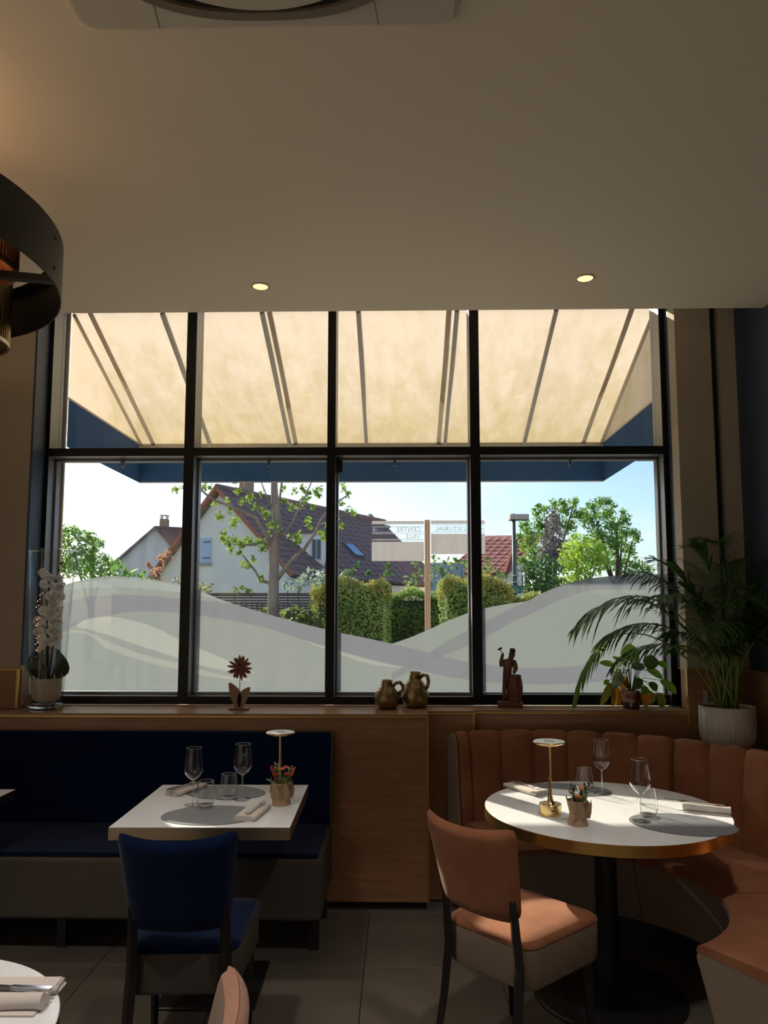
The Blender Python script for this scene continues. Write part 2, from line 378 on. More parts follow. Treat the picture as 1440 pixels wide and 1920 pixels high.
# printed swooshes of the film: (upper outline, lower outline, tone)
SW = [
 ([(95, 1106), (210, 1086), (300, 1092), (380, 1112), (430, 1130)], [(95, 1112), (210, 1101), (300, 1107), (380, 1118), (430, 1132)], (.50, .60, .64)),
 ([(95, 1142), (133, 1127), (170, 1119), (233, 1116), (300, 1119), (340, 1123), (400, 1128), (440, 1133), (520, 1157), (610, 1180), (690, 1197), (735, 1207), (807, 1224), (883, 1242), (1000, 1252), (1100, 1246), (1200, 1225), (1270, 1205)],
  [(95, 1205), (143, 1173), (193, 1157), (253, 1147), (340, 1150), (370, 1154), (480, 1173), (569, 1200), (609, 1212), (755, 1250), (883, 1275), (1000, 1283), (1100, 1280), (1200, 1270), (1270, 1262)], (.33, .36, .44)),
 ([(143, 1173), (193, 1157), (253, 1165), (336, 1199), (370, 1214), (430, 1240), (480, 1262)], [(143, 1175), (193, 1188), (253, 1208), (336, 1235), (370, 1246), (430, 1258), (480, 1262)], (.62, .68, .66)),
 ([(110, 1190), (143, 1183), (200, 1202), (270, 1228), (336, 1244), (400, 1262), (470, 1275)], [(110, 1192), (143, 1186), (200, 1216), (270, 1240), (336, 1256), (400, 1270), (470, 1277)], (.56, .62, .60)),
 ([(569, 1200), (640, 1222), (700, 1239), (755, 1251)], [(569, 1201), (640, 1228), (700, 1246), (755, 1252)], (.58, .62, .62)),
 ([(735, 1262), (807, 1222), (850, 1196), (905, 1168), (960, 1140), (990, 1127), (1040, 1102), (1100, 1084), (1180, 1076), (1270, 1077)],
  [(735, 1275), (807, 1240), (850, 1222), (905, 1197), (960, 1167), (1010, 1144), (1060, 1121), (1110, 1107), (1190, 1106), (1270, 1114)], (.33, .37, .44)),
 ([(960, 1165), (1010, 1152), (1060, 1152), (1110, 1168), (1160, 1190)], [(960, 1168), (1010, 1156), (1060, 1157), (1110, 1175), (1160, 1192)], (.42, .47, .48)),
]
fm = D.materials.new('frosted_film'); fm.use_nodes = True; t = fm.node_tree; t.nodes.clear(); ln = t.links.new
geo = t.nodes.new('ShaderNodeNewGeometry'); sp = t.nodes.new('ShaderNodeSeparateXYZ'); ln(geo.outputs['Position'], sp.inputs[0])
def mr(sock, a, b):
    n = t.nodes.new('ShaderNodeMapRange'); n.inputs['From Min'].default_value = a; n.inputs['From Max'].default_value = b; ln(sock, n.inputs['Value']); return n.outputs[0]
XN = mr(sp.outputs['X'], -2.3, 1.8); ZN = mr(sp.outputs['Z'], 1.0, 1.9)
def curve(P):
    n = t.nodes.new('ShaderNodeFloatCurve'); c = n.mapping.curves[0]; P = [((x+2.3)/4.1, (z-1)/.9) for x, z in P]
    x0 = P[0][0]; x1 = P[-1][0]
    while len(c.points) < len(P): c.points.new(.5, .5)
    for q, (x, z) in zip(c.points, P): q.location = (min(1, max(0, x)), z)
    n.mapping.update(); ln(XN, n.inputs['Value']); return n.outputs[0], x0, x1
def mth(op, a, b=None):
    n = t.nodes.new('ShaderNodeMath'); n.operation = op
    for i, q in enumerate((a, b)):
        if q is None: continue
        if isinstance(q, (int, float)): n.inputs[i].default_value = q
        else: ln(q, n.inputs[i])
    return n.outputs[0]
colr = None
rgb = t.nodes.new('ShaderNodeRGB'); rgb.outputs[0].default_value = (.42, .485, .50, 1); colr = rgb.outputs[0]
for up, lo, c in SW:
    cu_, x0, x1 = curve(pxz(up)); cl_, _, _ = curve(pxz(lo))
    mk = mth('MULTIPLY', mth('LESS_THAN', ZN, cu_), mth('GREATER_THAN', ZN, cl_))
    mk = mth('MULTIPLY', mk, mth('MULTIPLY', mth('GREATER_THAN', XN, x0), mth('LESS_THAN', XN, x1)))
    mk = mth('MULTIPLY', mk, .85)
    mx = t.nodes.new('ShaderNodeMix'); mx.data_type = 'RGBA'; ln(mk, mx.inputs[0]); ln(colr, mx.inputs[6]); mx.inputs[7].default_value = (*c, 1); colr = mx.outputs[2]
hs = t.nodes.new('ShaderNodeHueSaturation'); hs.inputs['Value'].default_value = .385; ln(colr, hs.inputs['Color'])
tr = t.nodes.new('ShaderNodeBsdfTranslucent'); ln(hs.outputs[0], tr.inputs[0])
df = t.nodes.new('ShaderNodeBsdfDiffuse'); ln(colr, df.inputs[0])
ad = t.nodes.new('ShaderNodeMixShader'); ad.inputs[0].default_value = .22; ln(tr.outputs[0], ad.inputs[1]); ln(df.outputs[0], ad.inputs[2])
gs = t.nodes.new('ShaderNodeBsdfGlossy'); gs.inputs['Roughness'].default_value = .02; lwn = t.nodes.new('ShaderNodeLayerWeight'); frn = t.nodes.new('ShaderNodeMath'); frn.operation = 'MULTIPLY_ADD'; frn.inputs[1].default_value = .10; frn.inputs[2].default_value = .03; ln(lwn.outputs['Facing'], frn.inputs[0])
m3 = t.nodes.new('ShaderNodeMixShader'); ln(frn.outputs[0], m3.inputs[0]); ln(ad.outputs[0], m3.inputs[1]); ln(gs.outputs[0], m3.inputs[2])
tp = t.nodes.new('ShaderNodeBsdfTransparent'); m4 = t.nodes.new('ShaderNodeMixShader'); m4.inputs[0].default_value = .045; ln(m3.outputs[0], m4.inputs[1]); ln(tp.outputs[0], m4.inputs[2])
ou = t.nodes.new('ShaderNodeOutputMaterial'); ln(m4.outputs[0], ou.inputs[0])
for a, b in bays:
    a += .014; b -= .014; n = 60; mb = MB(); V = []
    for i in range(n+1):
        x = a+(b-a)*i/n; V += [(x, YP, 1.092), (x, YP, interp(ftop, x))]
    mb.add(V, [(2*i, 2*i+2, 2*i+3, 2*i+1) for i in range(n)])
    mb.build('frosted_film', fm, win, world=True)

# ------------------------------------------------------------------ sill runs with oak fronts
def sill(name, x0, x1, yf, yb, z=ZS, zb=.04, endr=True, lab=None):
    t = thing(name, None, None, ((x0+x1)/2, (yf+yb)/2, 0)); t['kind'] = 'structure'
    MB().box(x0, x1, yf, yb, z-.022, z).build('sill_board', WOODT, t, world=True, bevel=.0015, seg=1)
    MB().box(x0, x1-(.01 if endr else 0), yf+.002, yf+.02, zb, z-.026).build('front_panel', WOODF, t, world=True)
    MB().box(x0, x1, yf-.0015, yf-.0002, z-.022, z-.013).build('edge_strip', GOLD, t, world=True)
    if endr: MB().box(x1-.009, x1+.001, yf, yb-.001, zb, z-.0225).build('corner_strip', GOLD, t, world=True)
    MB().box(x0, x1-.02, yf+.045, yf+.06, 0, zb).build('plinth', BLACK, t, world=True)
    return t
sill('trim_7', -4, .158, 4.073, YG-.001)
sill('trim_8', .1595, .425, 4.221, YG-.001, zb=.0)
sill('trim_9', .4265, 1.639, 4.262, YG-.001, zb=.0)
# corner ledge behind the curved bench
BC = Vector((.73, 3.06)); OUT = 1.185
pts = []
for k in range(13):
    a = R(52-k*4.6); pts.append((BC.x+OUT*cos(a), BC.y+OUT*sin(a)))
pts = [(p[0], p[1]) for p in pts if p[0] < 1.985]
last = pts[-1]
poly = [(1.46, 4.258)] + pts + [(1.985, last[1]), (1.985, 4.252), (1.64, 4.252)]
lg = thing('trim_10', None, None, (1.8, 4.1, 0)); lg['kind'] = 'structure'
MB().prism(poly[::-1], .833, .855).build('ledge_board', WOODT, lg, world=True)

# ------------------------------------------------------------------ blue bench along the window wall
bb = thing('banquette', 'long straight navy velvet bench with grey woven base under the left windows', 'bench', (-1.63, 3.77, 0))
X0, X1 = -2.9, -.36
MB().add([(x, y, z) for x in (X0, X1) for y, z in ((3.47, .452), (4.05, .452), (4.05, .165), (3.50, .165))], [(0, 1, 2, 3), (7, 6, 5, 4), (0, 3, 7, 4), (1, 5, 6, 2), (0, 4, 5, 1), (3, 2, 6, 7)]).build('seat_base', WEAVED, bb, world=True, bevel=.02, seg=3)
MB().box(X0+.004, X1-.010, 3.478, 3.975, .4525, .474).build('seat_cushion', BLUEV, bb, world=True, bevel=.009, seg=3)
pf = [(3.955, .47), (4.005, .915), (4.02, .935), (4.055, .935), (4.066, .92), (4.066, .47)]
MB().add([(x, y, z) for x in (X0, X1-.006) for y, z in pf], [tuple(range(6)), tuple(range(11, 5, -1))]+[(i, i+6, (i+1) % 6+6, (i+1) % 6) for i in range(6)]).build('backrest', BLUEV, bb, world=True, bevel=.008, seg=3)
MB().add([(x, y, z) for x in (X1-.0055, X1+.004) for y, z in [(3.962, .47), (4.01, .912), (4.023, .93), (4.052, .93), (4.064, .915), (4.064, .47)]], [tuple(range(6)), tuple(range(11, 5, -1))]+[(i, i+6, (i+1) % 6+6, (i+1) % 6) for i in range(6)]).build('side_panel', WEAVED, bb, world=True, bevel=.003, seg=1)
for x in (-.40, -1.6, -2.8):
    for y in (3.62, 3.98): MB().box(x-.02, x+.02, y-.02, y+.02, 0, .165).build('leg', BLACK, bb, world=True)

# ------------------------------------------------------------------ curved brown bench round the round table
def sector(mb, prof, a0, a1, n, f=None):
    """sweep a closed (r,z) profile round BC from a0 to a1 (degrees)"""
    k = len(prof); V = []
    for i in range(n+1):
        u = i/n; a = R(a0+(a1-a0)*u)
        for j, (r, z) in enumerate(prof):
            rr, zz = f(u, r, z) if f else (r, z)
            V.append((BC.x+rr*cos(a), BC.y+rr*sin(a), zz))
    F = [(i*k+j, (i+1)*k+j, (i+1)*k+(j+1) % k, i*k+(j+1) % k) for i in range(n) for j in range(k)]
    F += [tuple(range(k))[::-1], tuple(n*k+j for j in range(k))]
    return mb.add(V, F)
cbq = thing('curved_banquette', 'curved brown velvet bench with channelled back wrapping the round table', 'bench', (BC.x, BC.y, 0))
secs = [(112.5, 51.3), (50.9, -2.0), (-2.4, -60)]
for a0, a1 in secs:
    sector(MB(), [(.535, .445), (.53, .43), (.62, .165), (1.08, .165), (1.08, .445)], a0, a1, 16).build('seat_base', WEAVE, cbq, world=True, auto=40)
    sector(MB(), [(.528, .447), (.534, .466), (.56, .476), (.8, .484), (1.0, .478), (1.045, .455), (1.045, .447)], a0-.15, a1+.15, 16).build('seat_cushion', BROWNV, cbq, world=True, auto=50)
sector(MB(), [(.74, 0), (.74, .165), (1.06, .165), (1.06, 0)], 110, -56, 20).build('plinth', BLACK, cbq, world=True)
sector(MB(), [(1.150, .02), (1.150, .895), (1.172, .905), (1.182, .895), (1.182, .02)], 112.8, -60, 40).build('back_shell', WEAVE, cbq, world=True, auto=40)
angs = [112.5]+[108.6-9.55*k for k in range(0, 17)]+[-60]
angs = [a for a in angs if a >= -60]
bp_ = [(1.03, .455), (1.035, .6), (1.05, .75), (1.066, .86), (1.078, .90), (1.095, .922), (1.118, .93), (1.135, .922), (1.148, .90), (1.149, .7), (1.149, .455)]
def bulge(u, r, z):
    e = 1-abs(2*u-1)**5; s_ = .018*(1-e)
    if r < 1.11: r += s_
    if z > .88: z -= .016*(1-e)
    return r, z
for a0, a1 in zip(angs, angs[1:]):
    sector(MB(), bp_, a0-.04, a1+.04, 10, bulge).build('back_channel', BROWNV, cbq, world=True, auto=60)
e0 = R(112.9)
mb = MB()
sector(mb, [(1.035, .45), (1.072, .88), (1.10, .918), (1.13, .918), (1.149, .89), (1.149, .16), (.62, .16), (.535, .44)], 113.9, 112.9, 1)
mb.build('end_panel', WEAVE, cbq, world=True, auto=40)
for a in (51.1,):
    pth = [(BC.x+r*cos(R(a)), BC.y+r*sin(R(a)), z) for r, z in [(1.03, .48), (1.036, .6), (1.05, .75), (1.066, .86), (1.08, .902), (1.10, .918)]]
    MB().tube(pth, .006, 6).build('piping', PIPE, cbq, world=True, smooth=True)

# ------------------------------------------------------------------ tables
def square_table(name, label, c, rz, w_=.35):
    t = thing(name, label, 'table', (c[0], c[1], 0), rz, 'square white tables at the blue bench')
    MB().box(-w_, w_, -w_, w_, .7485, .750).build('tabletop', TOP, t)
    MB().box(-w_-.0008, w_+.0008, -w_-.0008, w_+.0008, .702, .7483).build('metal_edge', CHAMP, t)
    MB().lathe([(0, .012), (.04, .012), (.04, .702), (0, .702)], n=20).build('column', BLACK, t, auto=30)
    MB().box(-.2, .2, -.2, .2, 0, .012).build('base_plate', BLACK, t, bevel=.003, seg=1)
    return t
square_table('square_table', 'square white table with two place settings beside the navy chair', (-.781, 3.2645), .022)
square_table('square_table', 'square white table corner cut off by the left edge of the picture', (-2.150, 3.150), .0)
def round_table(label, c, r, edge, colr_=.045, base=.31):
    t = thing('round_table', label, 'table', (c[0], c[1], 0))
    MB().lathe([(0, .7485), (r-.0015, .7485), (r, .7492), (r-.001, .750), (0, .750)], n=96).build('tabletop', TOP, t, auto=30)
    MB().lathe([(0, .705), (r, .705), (r+.0012, .706), (r+.0012, .748), (r, .7483), (0, .7483)], n=96).build('metal_edge', edge, t, auto=30)
    MB().lathe([(colr_, .010), (colr_, .705)], n=32).build('column', BLACK, t, smooth=True)
    MB().lathe([(0, 0), (base, 0), (base, .006), (base-.01, .012), (.06, .016), (0, .016)], n=64).build('base_plate', BLACK, t, auto=30)
    return t
round_table('large round white table with a broad brass edge inside the curved bench', (.868, 3.2265), .5, mat('brass_edge', (.75, .48, .16), .26, metal=1, bump=(50, .12, .001), stretch=(1, 1, .03)))
round_table('small round white table in the bottom left corner of the picture', (-1.05, 1.478), .362, CHAMP, base=.2)

# ------------------------------------------------------------------ upholstered chairs
def make_chair(label, velvet, cloth, loc, rz, group=None):
    t = thing('dining_chair', label, 'chair', loc, rz, group)
    # seat: trapezoid, fabric sides, velvet pad
    def outline(s=0, n=5):
        c = [(-.185+s, -.20+s), (.185-s, -.20+s), (.215-s, .215-s), (-.215+s, .215-s)]; rad = [.06, .06, .05, .05]; P = []
        for i, (x, y) in enumerate(c):
            px, py = c[i-1]; nx, ny = c[(i+1) % 4]
            a = Vector((px-x, py-y)).normalized(); b = Vector((nx-x, ny-y)).normalized(); r = rad[i]
            for k in range(n+1):
                u = k/n; q = Vector((x, y))+a*r*(1-u)**2+b*r*u**2; P.append((q.x, q.y))
        return P
    o1 = outline(0); o2 = outline(.006); m = MB(); n = len(o1)
    V = [(x, y, .455) for x, y in o1]+[(x*.99, y*.99, .335) for x, y in o1]+[(x*.96, y*.96, .325) for x, y in o1]
    m.add(V, [(i, n+i, n+(i+1) % n, (i+1) % n) for i in range(n)]+[(n+i, 2*n+i, 2*n+(i+1) % n, n+(i+1) % n) for i in range(n)]+[tuple(range(2*n, 3*n))[::-1], tuple(range(n))])
    m.build('seat_side', cloth, t, auto=45)
    m = MB(); V = []; rings = [(1.0, .4555), (1.004, .462), (.99, .474), (.93, .483), (.7, .49), (.35, .494)]
    for s_, z in rings: V += [(x*s_, y*s_, z) for x, y in o1]
    V.append((0, 0, .495)); k = len(rings)
    F = [(r*n+i, r*n+(i+1) % n, (r+1)*n+(i+1) % n, (r+1)*n+i) for r in range(k-1) for i in range(n)]+[((k-1)*n+i, (k-1)*n+(i+1) % n, k*n) for i in range(n)]+[tuple(range(n))[::-1]]
    m.add(V, F).build('seat_cushion', velvet, t, smooth=True)
    # backrest: saddle-topped, wraps forward at the sides
    NU, NV = 22, 16
    def pt(u, v, face):
        su = sin(u*pi/2)*.3+u*.7
        hw = .158+.040*v**.8
        x = su*hw; z = .545+v*.335+(v**3)*(-.026*(1-u*u))-.012*(1-v)**2*(1-u*u)*0
        y = -.205-.075*v-.045*(1-u*u)+.0
        th = .027*(max(0, 1-abs(u)**7))**.5*(max(0, 1-abs(2*v-1)**9))**.5+.0005
        # round the corners
        cu = max(0, abs(u)-.8)/.2; cv = max(0, abs(2*v-1)-.82)/.18
        if cu*cv > 0:
            x -= math.copysign(.012*cu*cv, u); z -= math.copysign(.012*cu*cv, v-.5)
        return Vector((x, y+face*th, z))
    for face, mt, nm in ((-1, velvet, 'backrest'), (1, cloth, 'backrest_front')):
        V = [pt(-1+2*i/NU, j/NV, face) for j in range(NV+1) for i in range(NU+1)]
        if face == 1:
            V = [p+Vector((0, .0012, 0)) for p in V]
        q = [(j*(NU+1)+i, j*(NU+1)+i+1, (j+1)*(NU+1)+i+1, (j+1)*(NU+1)+i) for j in range(NV) for i in range(NU)]
        if face == 1: q = [f[::-1] for f in q]
        if face == -1:      # velvet also wraps the edge a little way onto the front
            V2 = []; m = MB(); m.add(V, q)
            W = [pt(-1+2*i/NU, j/NV, 1) for j in range(NV+1) for i in range(NU+1)]
            q2 = [f[::-1] for f in q]; q2 = [f for f in q2 if any((a % (NU+1) in (0, 1, 2, NU-2, NU-1, NU)) or (a//(NU+1) in (0, 1, NV-1, NV)) for a in f)]
            m.add(W, q2); o = m.build(nm, mt, t, smooth=True)
        else:
            q = [f for f in q if all((a % (NU+1) not in (0, 1, NU-1, NU)) and (a//(NU+1) not in (0, NV)) for a in f)]
            MB().add(V, q).build(nm, mt, t, smooth=True)
    pipe = [pt(-1+2*i/NU, 1, -.2) for i in range(NU+1)]
    for s_ in (-1, 1):
        MB().tube([(s_*.165, -.29, 0), (s_*.160, -.235, .22), (s_*.153, -.215, .40), (s_*.150, -.232, .56), (s_*.148, -.252, .66)], [.015, .019, .021, .018, .014], 4).build('leg', BLACKW, t, bevel=.002, seg=1)
        MB().tube([(s_*.175, .185, 0), (s_*.175, .175, .33)], [.014, .02], 4).build('leg', BLACKW, t, bevel=.002, seg=1)
    return t
make_chair('navy velvet dining chair with grey woven seat sides at the square table', BLUEV, WEAVED, (-.735, 2.725, 0), R(3.5))
make_chair('brown velvet dining chair turned toward the large round table', BROWNV, WEAVE, (.438, 2.82, 0), R(-44.8))
make_chair('rose-brown chair seen edge on at the bottom of the picture before the navy chair', mat('rose_brown_velvet', (.36, .185, .125), .8, spec=.2, sheen=.15, noise_=(8, .3, .7), col2=(.44, .235, .16), bump=(24, .35, .004), stretch=(1, 1, 3)), WEAVE, (-.615, 1.352, 0), R(93))

# ------------------------------------------------------------------ glassware, napkins, cutlery, placemats
WP = [(.0055, .106), (.012, .108), (.024, .118), (.034, .131), (.0415, .1435), (.0425, .149), (.0415, .16), (.0385, .19), (.0345, .224), (.0335, .24)]
def wine_glass(label, x, y, z=.752):
    t = thing('wine_glass', label, 'wine glass', (x, y, z))
    MB().lathe(WP, n=32).build('bowl', WINE, t, smooth=True)
    m = MB(); V = []; n = 32
    m.lathe([(.0335, .2395), (.0343, .2402), (.0335, .2409), (.0327, .2402), (.0335, .2395)], n=32).build('rim', GLB, t, smooth=True)
    MB().lathe([(.0, .0965), (.0058, .1045), (.0068, .107), (.0055, .1095), (.0, .1085)][::-1]+[], n=12).lathe([(.0, .005), (.006, .006), (.0042, .015), (.0036, .05), (.0038, .09), (.0058, .1045), (.0, .1046)], n=12).build('stem', GLB, t, smooth=True)
    MB().lathe([(0, 0), (.035, 0), (.0355, .0012), (.034, .002), (.015, .0042), (.006, .0068), (0, .0075)], n=32).build('foot', GLB, t, smooth=True)
    return t
def tumbler(label, x, y, z=.752):
    t = thing('tumbler', label, 'glass', (x, y, z))
    MB().lathe([(.0235, .001), (.031, .008), (.038, .022), (.0415, .038), (.0405, .06), (.0365, .09), (.033, .108)], n=32).build('wall', WINE, t, smooth=True)
    MB().lathe([(.033, .1075), (.0338, .1082), (.033, .1089), (.0322, .1082), (.033, .1075)], n=32).build('rim', GLB, t, smooth=True)
    MB().lathe([(0, 0), (.0225, 0), (.0295, .006), (.031, .011), (.02, .012), (0, .010)], n=32).build('base', GLB, t, smooth=True)
    return t
def placemat(label, c, a, b, rz, k=.12, group=None):
    P = []
    for i in range(72):
        q = 2*pi*i/72; s_ = 1+k*cos(q+.5)+.04*cos(2*q+1); P.append((a*s_*cos(q), b*s_*sin(q)))
    t = thing('placemat', label, 'placemat', (c[0], c[1], .7502), rz)
    MB().prism(P, 0, .0011).build('backing', MATE, t); MB().prism([(x*.994, y*.992) for x, y in P], .0012, .0018).build('mat_surface', MATM, t)
    return t
def napkin(label, x, y, rz, l=.2, w_=.085, h=.02, z=.7503, roll=False, group=None):
    t = thing('napkin', label, 'napkin', (x, y, z), rz)
    m = MB()
    if roll:
        for i, (dy, r) in enumerate(((0, .016), (.024, .011))):
            P = [(u*l-l/2, dy+.0015*sin(u*9+i), r+.001*sin(u*7)) for u in [k/8 for k in range(9)]]; m.tube(P, [r*(1+.05*sin(k*1.7)) for k in range(9)], 12)
        m.box(-l/2+.004, l/2-.006, -.03, .04, 0, .004); m.build('folded_cloth', CLOTH, t, auto=50)
    else:
        z0 = 0
        for i in range(5):
            th = h/5; s_ = 1-.015*i
            m.box(-l/2*s_+.001*(i % 2), l/2*s_-.002*(i % 3), -w_/2*s_, w_/2*s_+.002*(i % 2), z0, z0+th*.93); z0 += th
        o = m.build('folded_cloth', CLOTH, t, bevel=.0017, seg=2)
        P = [(u*l*.98-l*.49, -w_/2-.001, h*.5) for u in [k/6 for k in range(7)]]
        MB().tube(P, [h*.5]*7, 10).build('rolled_edge', CLOTH, t, smooth=True)
    return t
def fork(label, x, y, rz, z, tilt=0, l=.19):
    m = MB(); P = [(-.095, .0095), (-.09, .0115), (-.05, .008), (0, .005), (.03, .0045), (.045, .008), (.055, .0125), (.062, .0135)]
    for (x0, w0), (x1, w1) in zip(P, P[1:]):
        m.add([(x0, -w0, 0), (x0, w0, 0), (x0, w0, .002), (x0, -w0, .002), (x1, -w1, 0), (x1, w1, 0), (x1, w1, .002), (x1, -w1, .002)], [(0, 1, 5, 4), (3, 7, 6, 2), (1, 2, 6, 5), (0, 4, 7, 3), (0, 3, 2, 1), (4, 5, 6, 7)])
    t = thing('fork', label, 'fork', (x, y, z), rz); t.rotation_euler.y = tilt
    m.build('fork_handle', STEEL, t, bevel=.0006, seg=2)
    for i in range(4):
        yy = -.0108+.0072*i; MB().tube([(.060, yy, .001), (.08, yy, -.001), (.098, yy*.9, .003)], [.0019, .0016, .0007], 6).build('tine', STEEL, t, smooth=True)
    return t
def knife(label, x, y, rz, z, tilt=0):
    t = thing('knife', label, 'knife', (x, y, z), rz); t.rotation_euler.y = tilt
    MB().prism([(-.11, -.007), (-.02, -.005), (-.02, .005), (-.11, .008), (-.113, .003)], 0, .004).build('knife_handle', STEEL, t, bevel=.001, seg=2)
    MB().prism([(-.0195, -.004), (.08, -.0065), (.105, .002), (.09, .0055), (-.0195, .0045)], .001, .0025).build('blade', STEEL, t)
    return t
# square table
placemat('grey pebble-shaped placemat at the near side of the square table', (-.785, 3.09), .200, .150, R(10), .1)
placemat('grey pebble-shaped placemat at the far side of the square table', (-.785, 3.455), .185, .135, R(-8), -.1)
wine_glass('wine glass nearest the chair on the square table', -.888, 3.232, .7522)
wine_glass('taller-looking wine glass at the far placemat of the square table, near the table lamp', -.697, 3.335, .7522)
tumbler('stemless tumbler just right of the near wine glass on the square table', -.826, 3.205, .7522)
tumbler('stemless tumbler between the two wine glasses of the square table, on the far mat', -.758, 3.34, .7522)
napkin('folded beige napkin with a fork, right of the near placemat', -.606, 3.10, R(82), .205, .078)
fork('silver fork lying on the near napkin of the square table', -.592, 3.115, R(78), .7745)
napkin('folded beige napkin at the far left corner of the square table', -.995, 3.49, R(66), .2, .075, .02)
fork('silver fork on the napkin at the far left corner of the square table', -1.01, 3.49, R(62), .7745)
knife('silver knife on the napkin at the far left corner of the square table', -.985, 3.485, R(62), .7735)
# round table
placemat('dark grey placemat at the back of the round table', (.775, 3.56), .20, .125, R(-12), .06)
placemat('sunlit dark grey placemat at the right side of the round table', (1.105, 3.0), .195, .155, R(-14), .04)
wine_glass('wine glass at the back of the round table, before the brown bench', .930, 3.477, .7522)
tumbler('tumbler beside the far wine glass of the round table, behind the kraft posy', .856, 3.497, .7522)
wine_glass('sunlit wine glass on the right placemat of the round table', .962, 3.032, .7522)
tumbler('sunlit tumbler just behind the right wine glass of the round table', 1.010, 3.098, .7522)
napkin('folded white napkin at the back left of the round table', .592, 3.53, R(-57), .22, .075, .02)
fork('silver fork on the back left napkin of the round table', .592, 3.535, R(-57), .7745)
napkin('rolled white napkin over the right rim of the round table', 1.275, 3.165, R(-22), .185, .05, .03, roll=True)
fork('silver fork lying beside the rolled napkin on the round table', 1.262, 3.20, R(158), .782)
knife('silver knife lying along the rolled napkin on the round table', 1.235, 3.213, R(-24), .7805)
# small round table
napkin('rolled beige napkin on the small corner table', -.865, 1.607, R(1), .235, .06, .03, roll=True)
napkin('flat folded beige napkin behind the roll on the small corner table', -.86, 1.692, R(2), .23, .045, .016)
knife('silver knife between the two napkins of the small corner table', -.862, 1.662, R(176), .769)
fork('silver fork between the two napkins of the small corner table', -.870, 1.645, R(181), .767)

# ------------------------------------------------------------------ brass table lamps
LT = mat('lamp_top_plate', (.80, .79, .76), .12, metal=.4, coat=.6)
def table_lamp(label, x, y, h=.275):
    t = thing('table_lamp', label, 'lamp', (x, y, .7503), 0, None)
    MB().lathe([(0, 0), (.042, 0), (.042, .011), (.0405, .0115), (.045, .0125), (.045, .0435), (.044, .045), (0, .045)], n=48).build('base', BRASS, t, auto=30)
    MB().lathe([(.020, .045), (.012, .055), (.0085, .075), (.0075, .14), (.0082, .1405), (.0082, .146), (.0062, .147), (.006, h-.02), (.010, h-.012), (.014, h-.008)], n=24).build('stem', BRASS, t, auto=35)
    MB().lathe([(0, h-.010), (.040, h-.010), (.060, h-.004), (.0655, h+.001), (.066, h+.003), (.0645, h+.005), (.0, h+.005)], n=64).build('disc_shade', BRASS, t, auto=35)
    MB().lathe([(0, h+.0052), (.063, h+.0052), (.063, h+.006), (0, h+.006)], n=64).build('top_plate', LT, t, auto=35)
    MB().lathe([(.018, h+.0062), (.018, h+.007), (.021, h+.007), (.021, h+.0062)], n=32).build('touch_ring', BRASS, t, auto=35)
    MB().box(-.006, .006, -.0458, -.0445, .022, .027).build('charge_port', BLACK, t)
    return t
table_lamp('brass table lamp behind the posy on the square table', -.545, 3.425)
table_lamp('brass table lamp on the round table', .622, 3.125, .29)

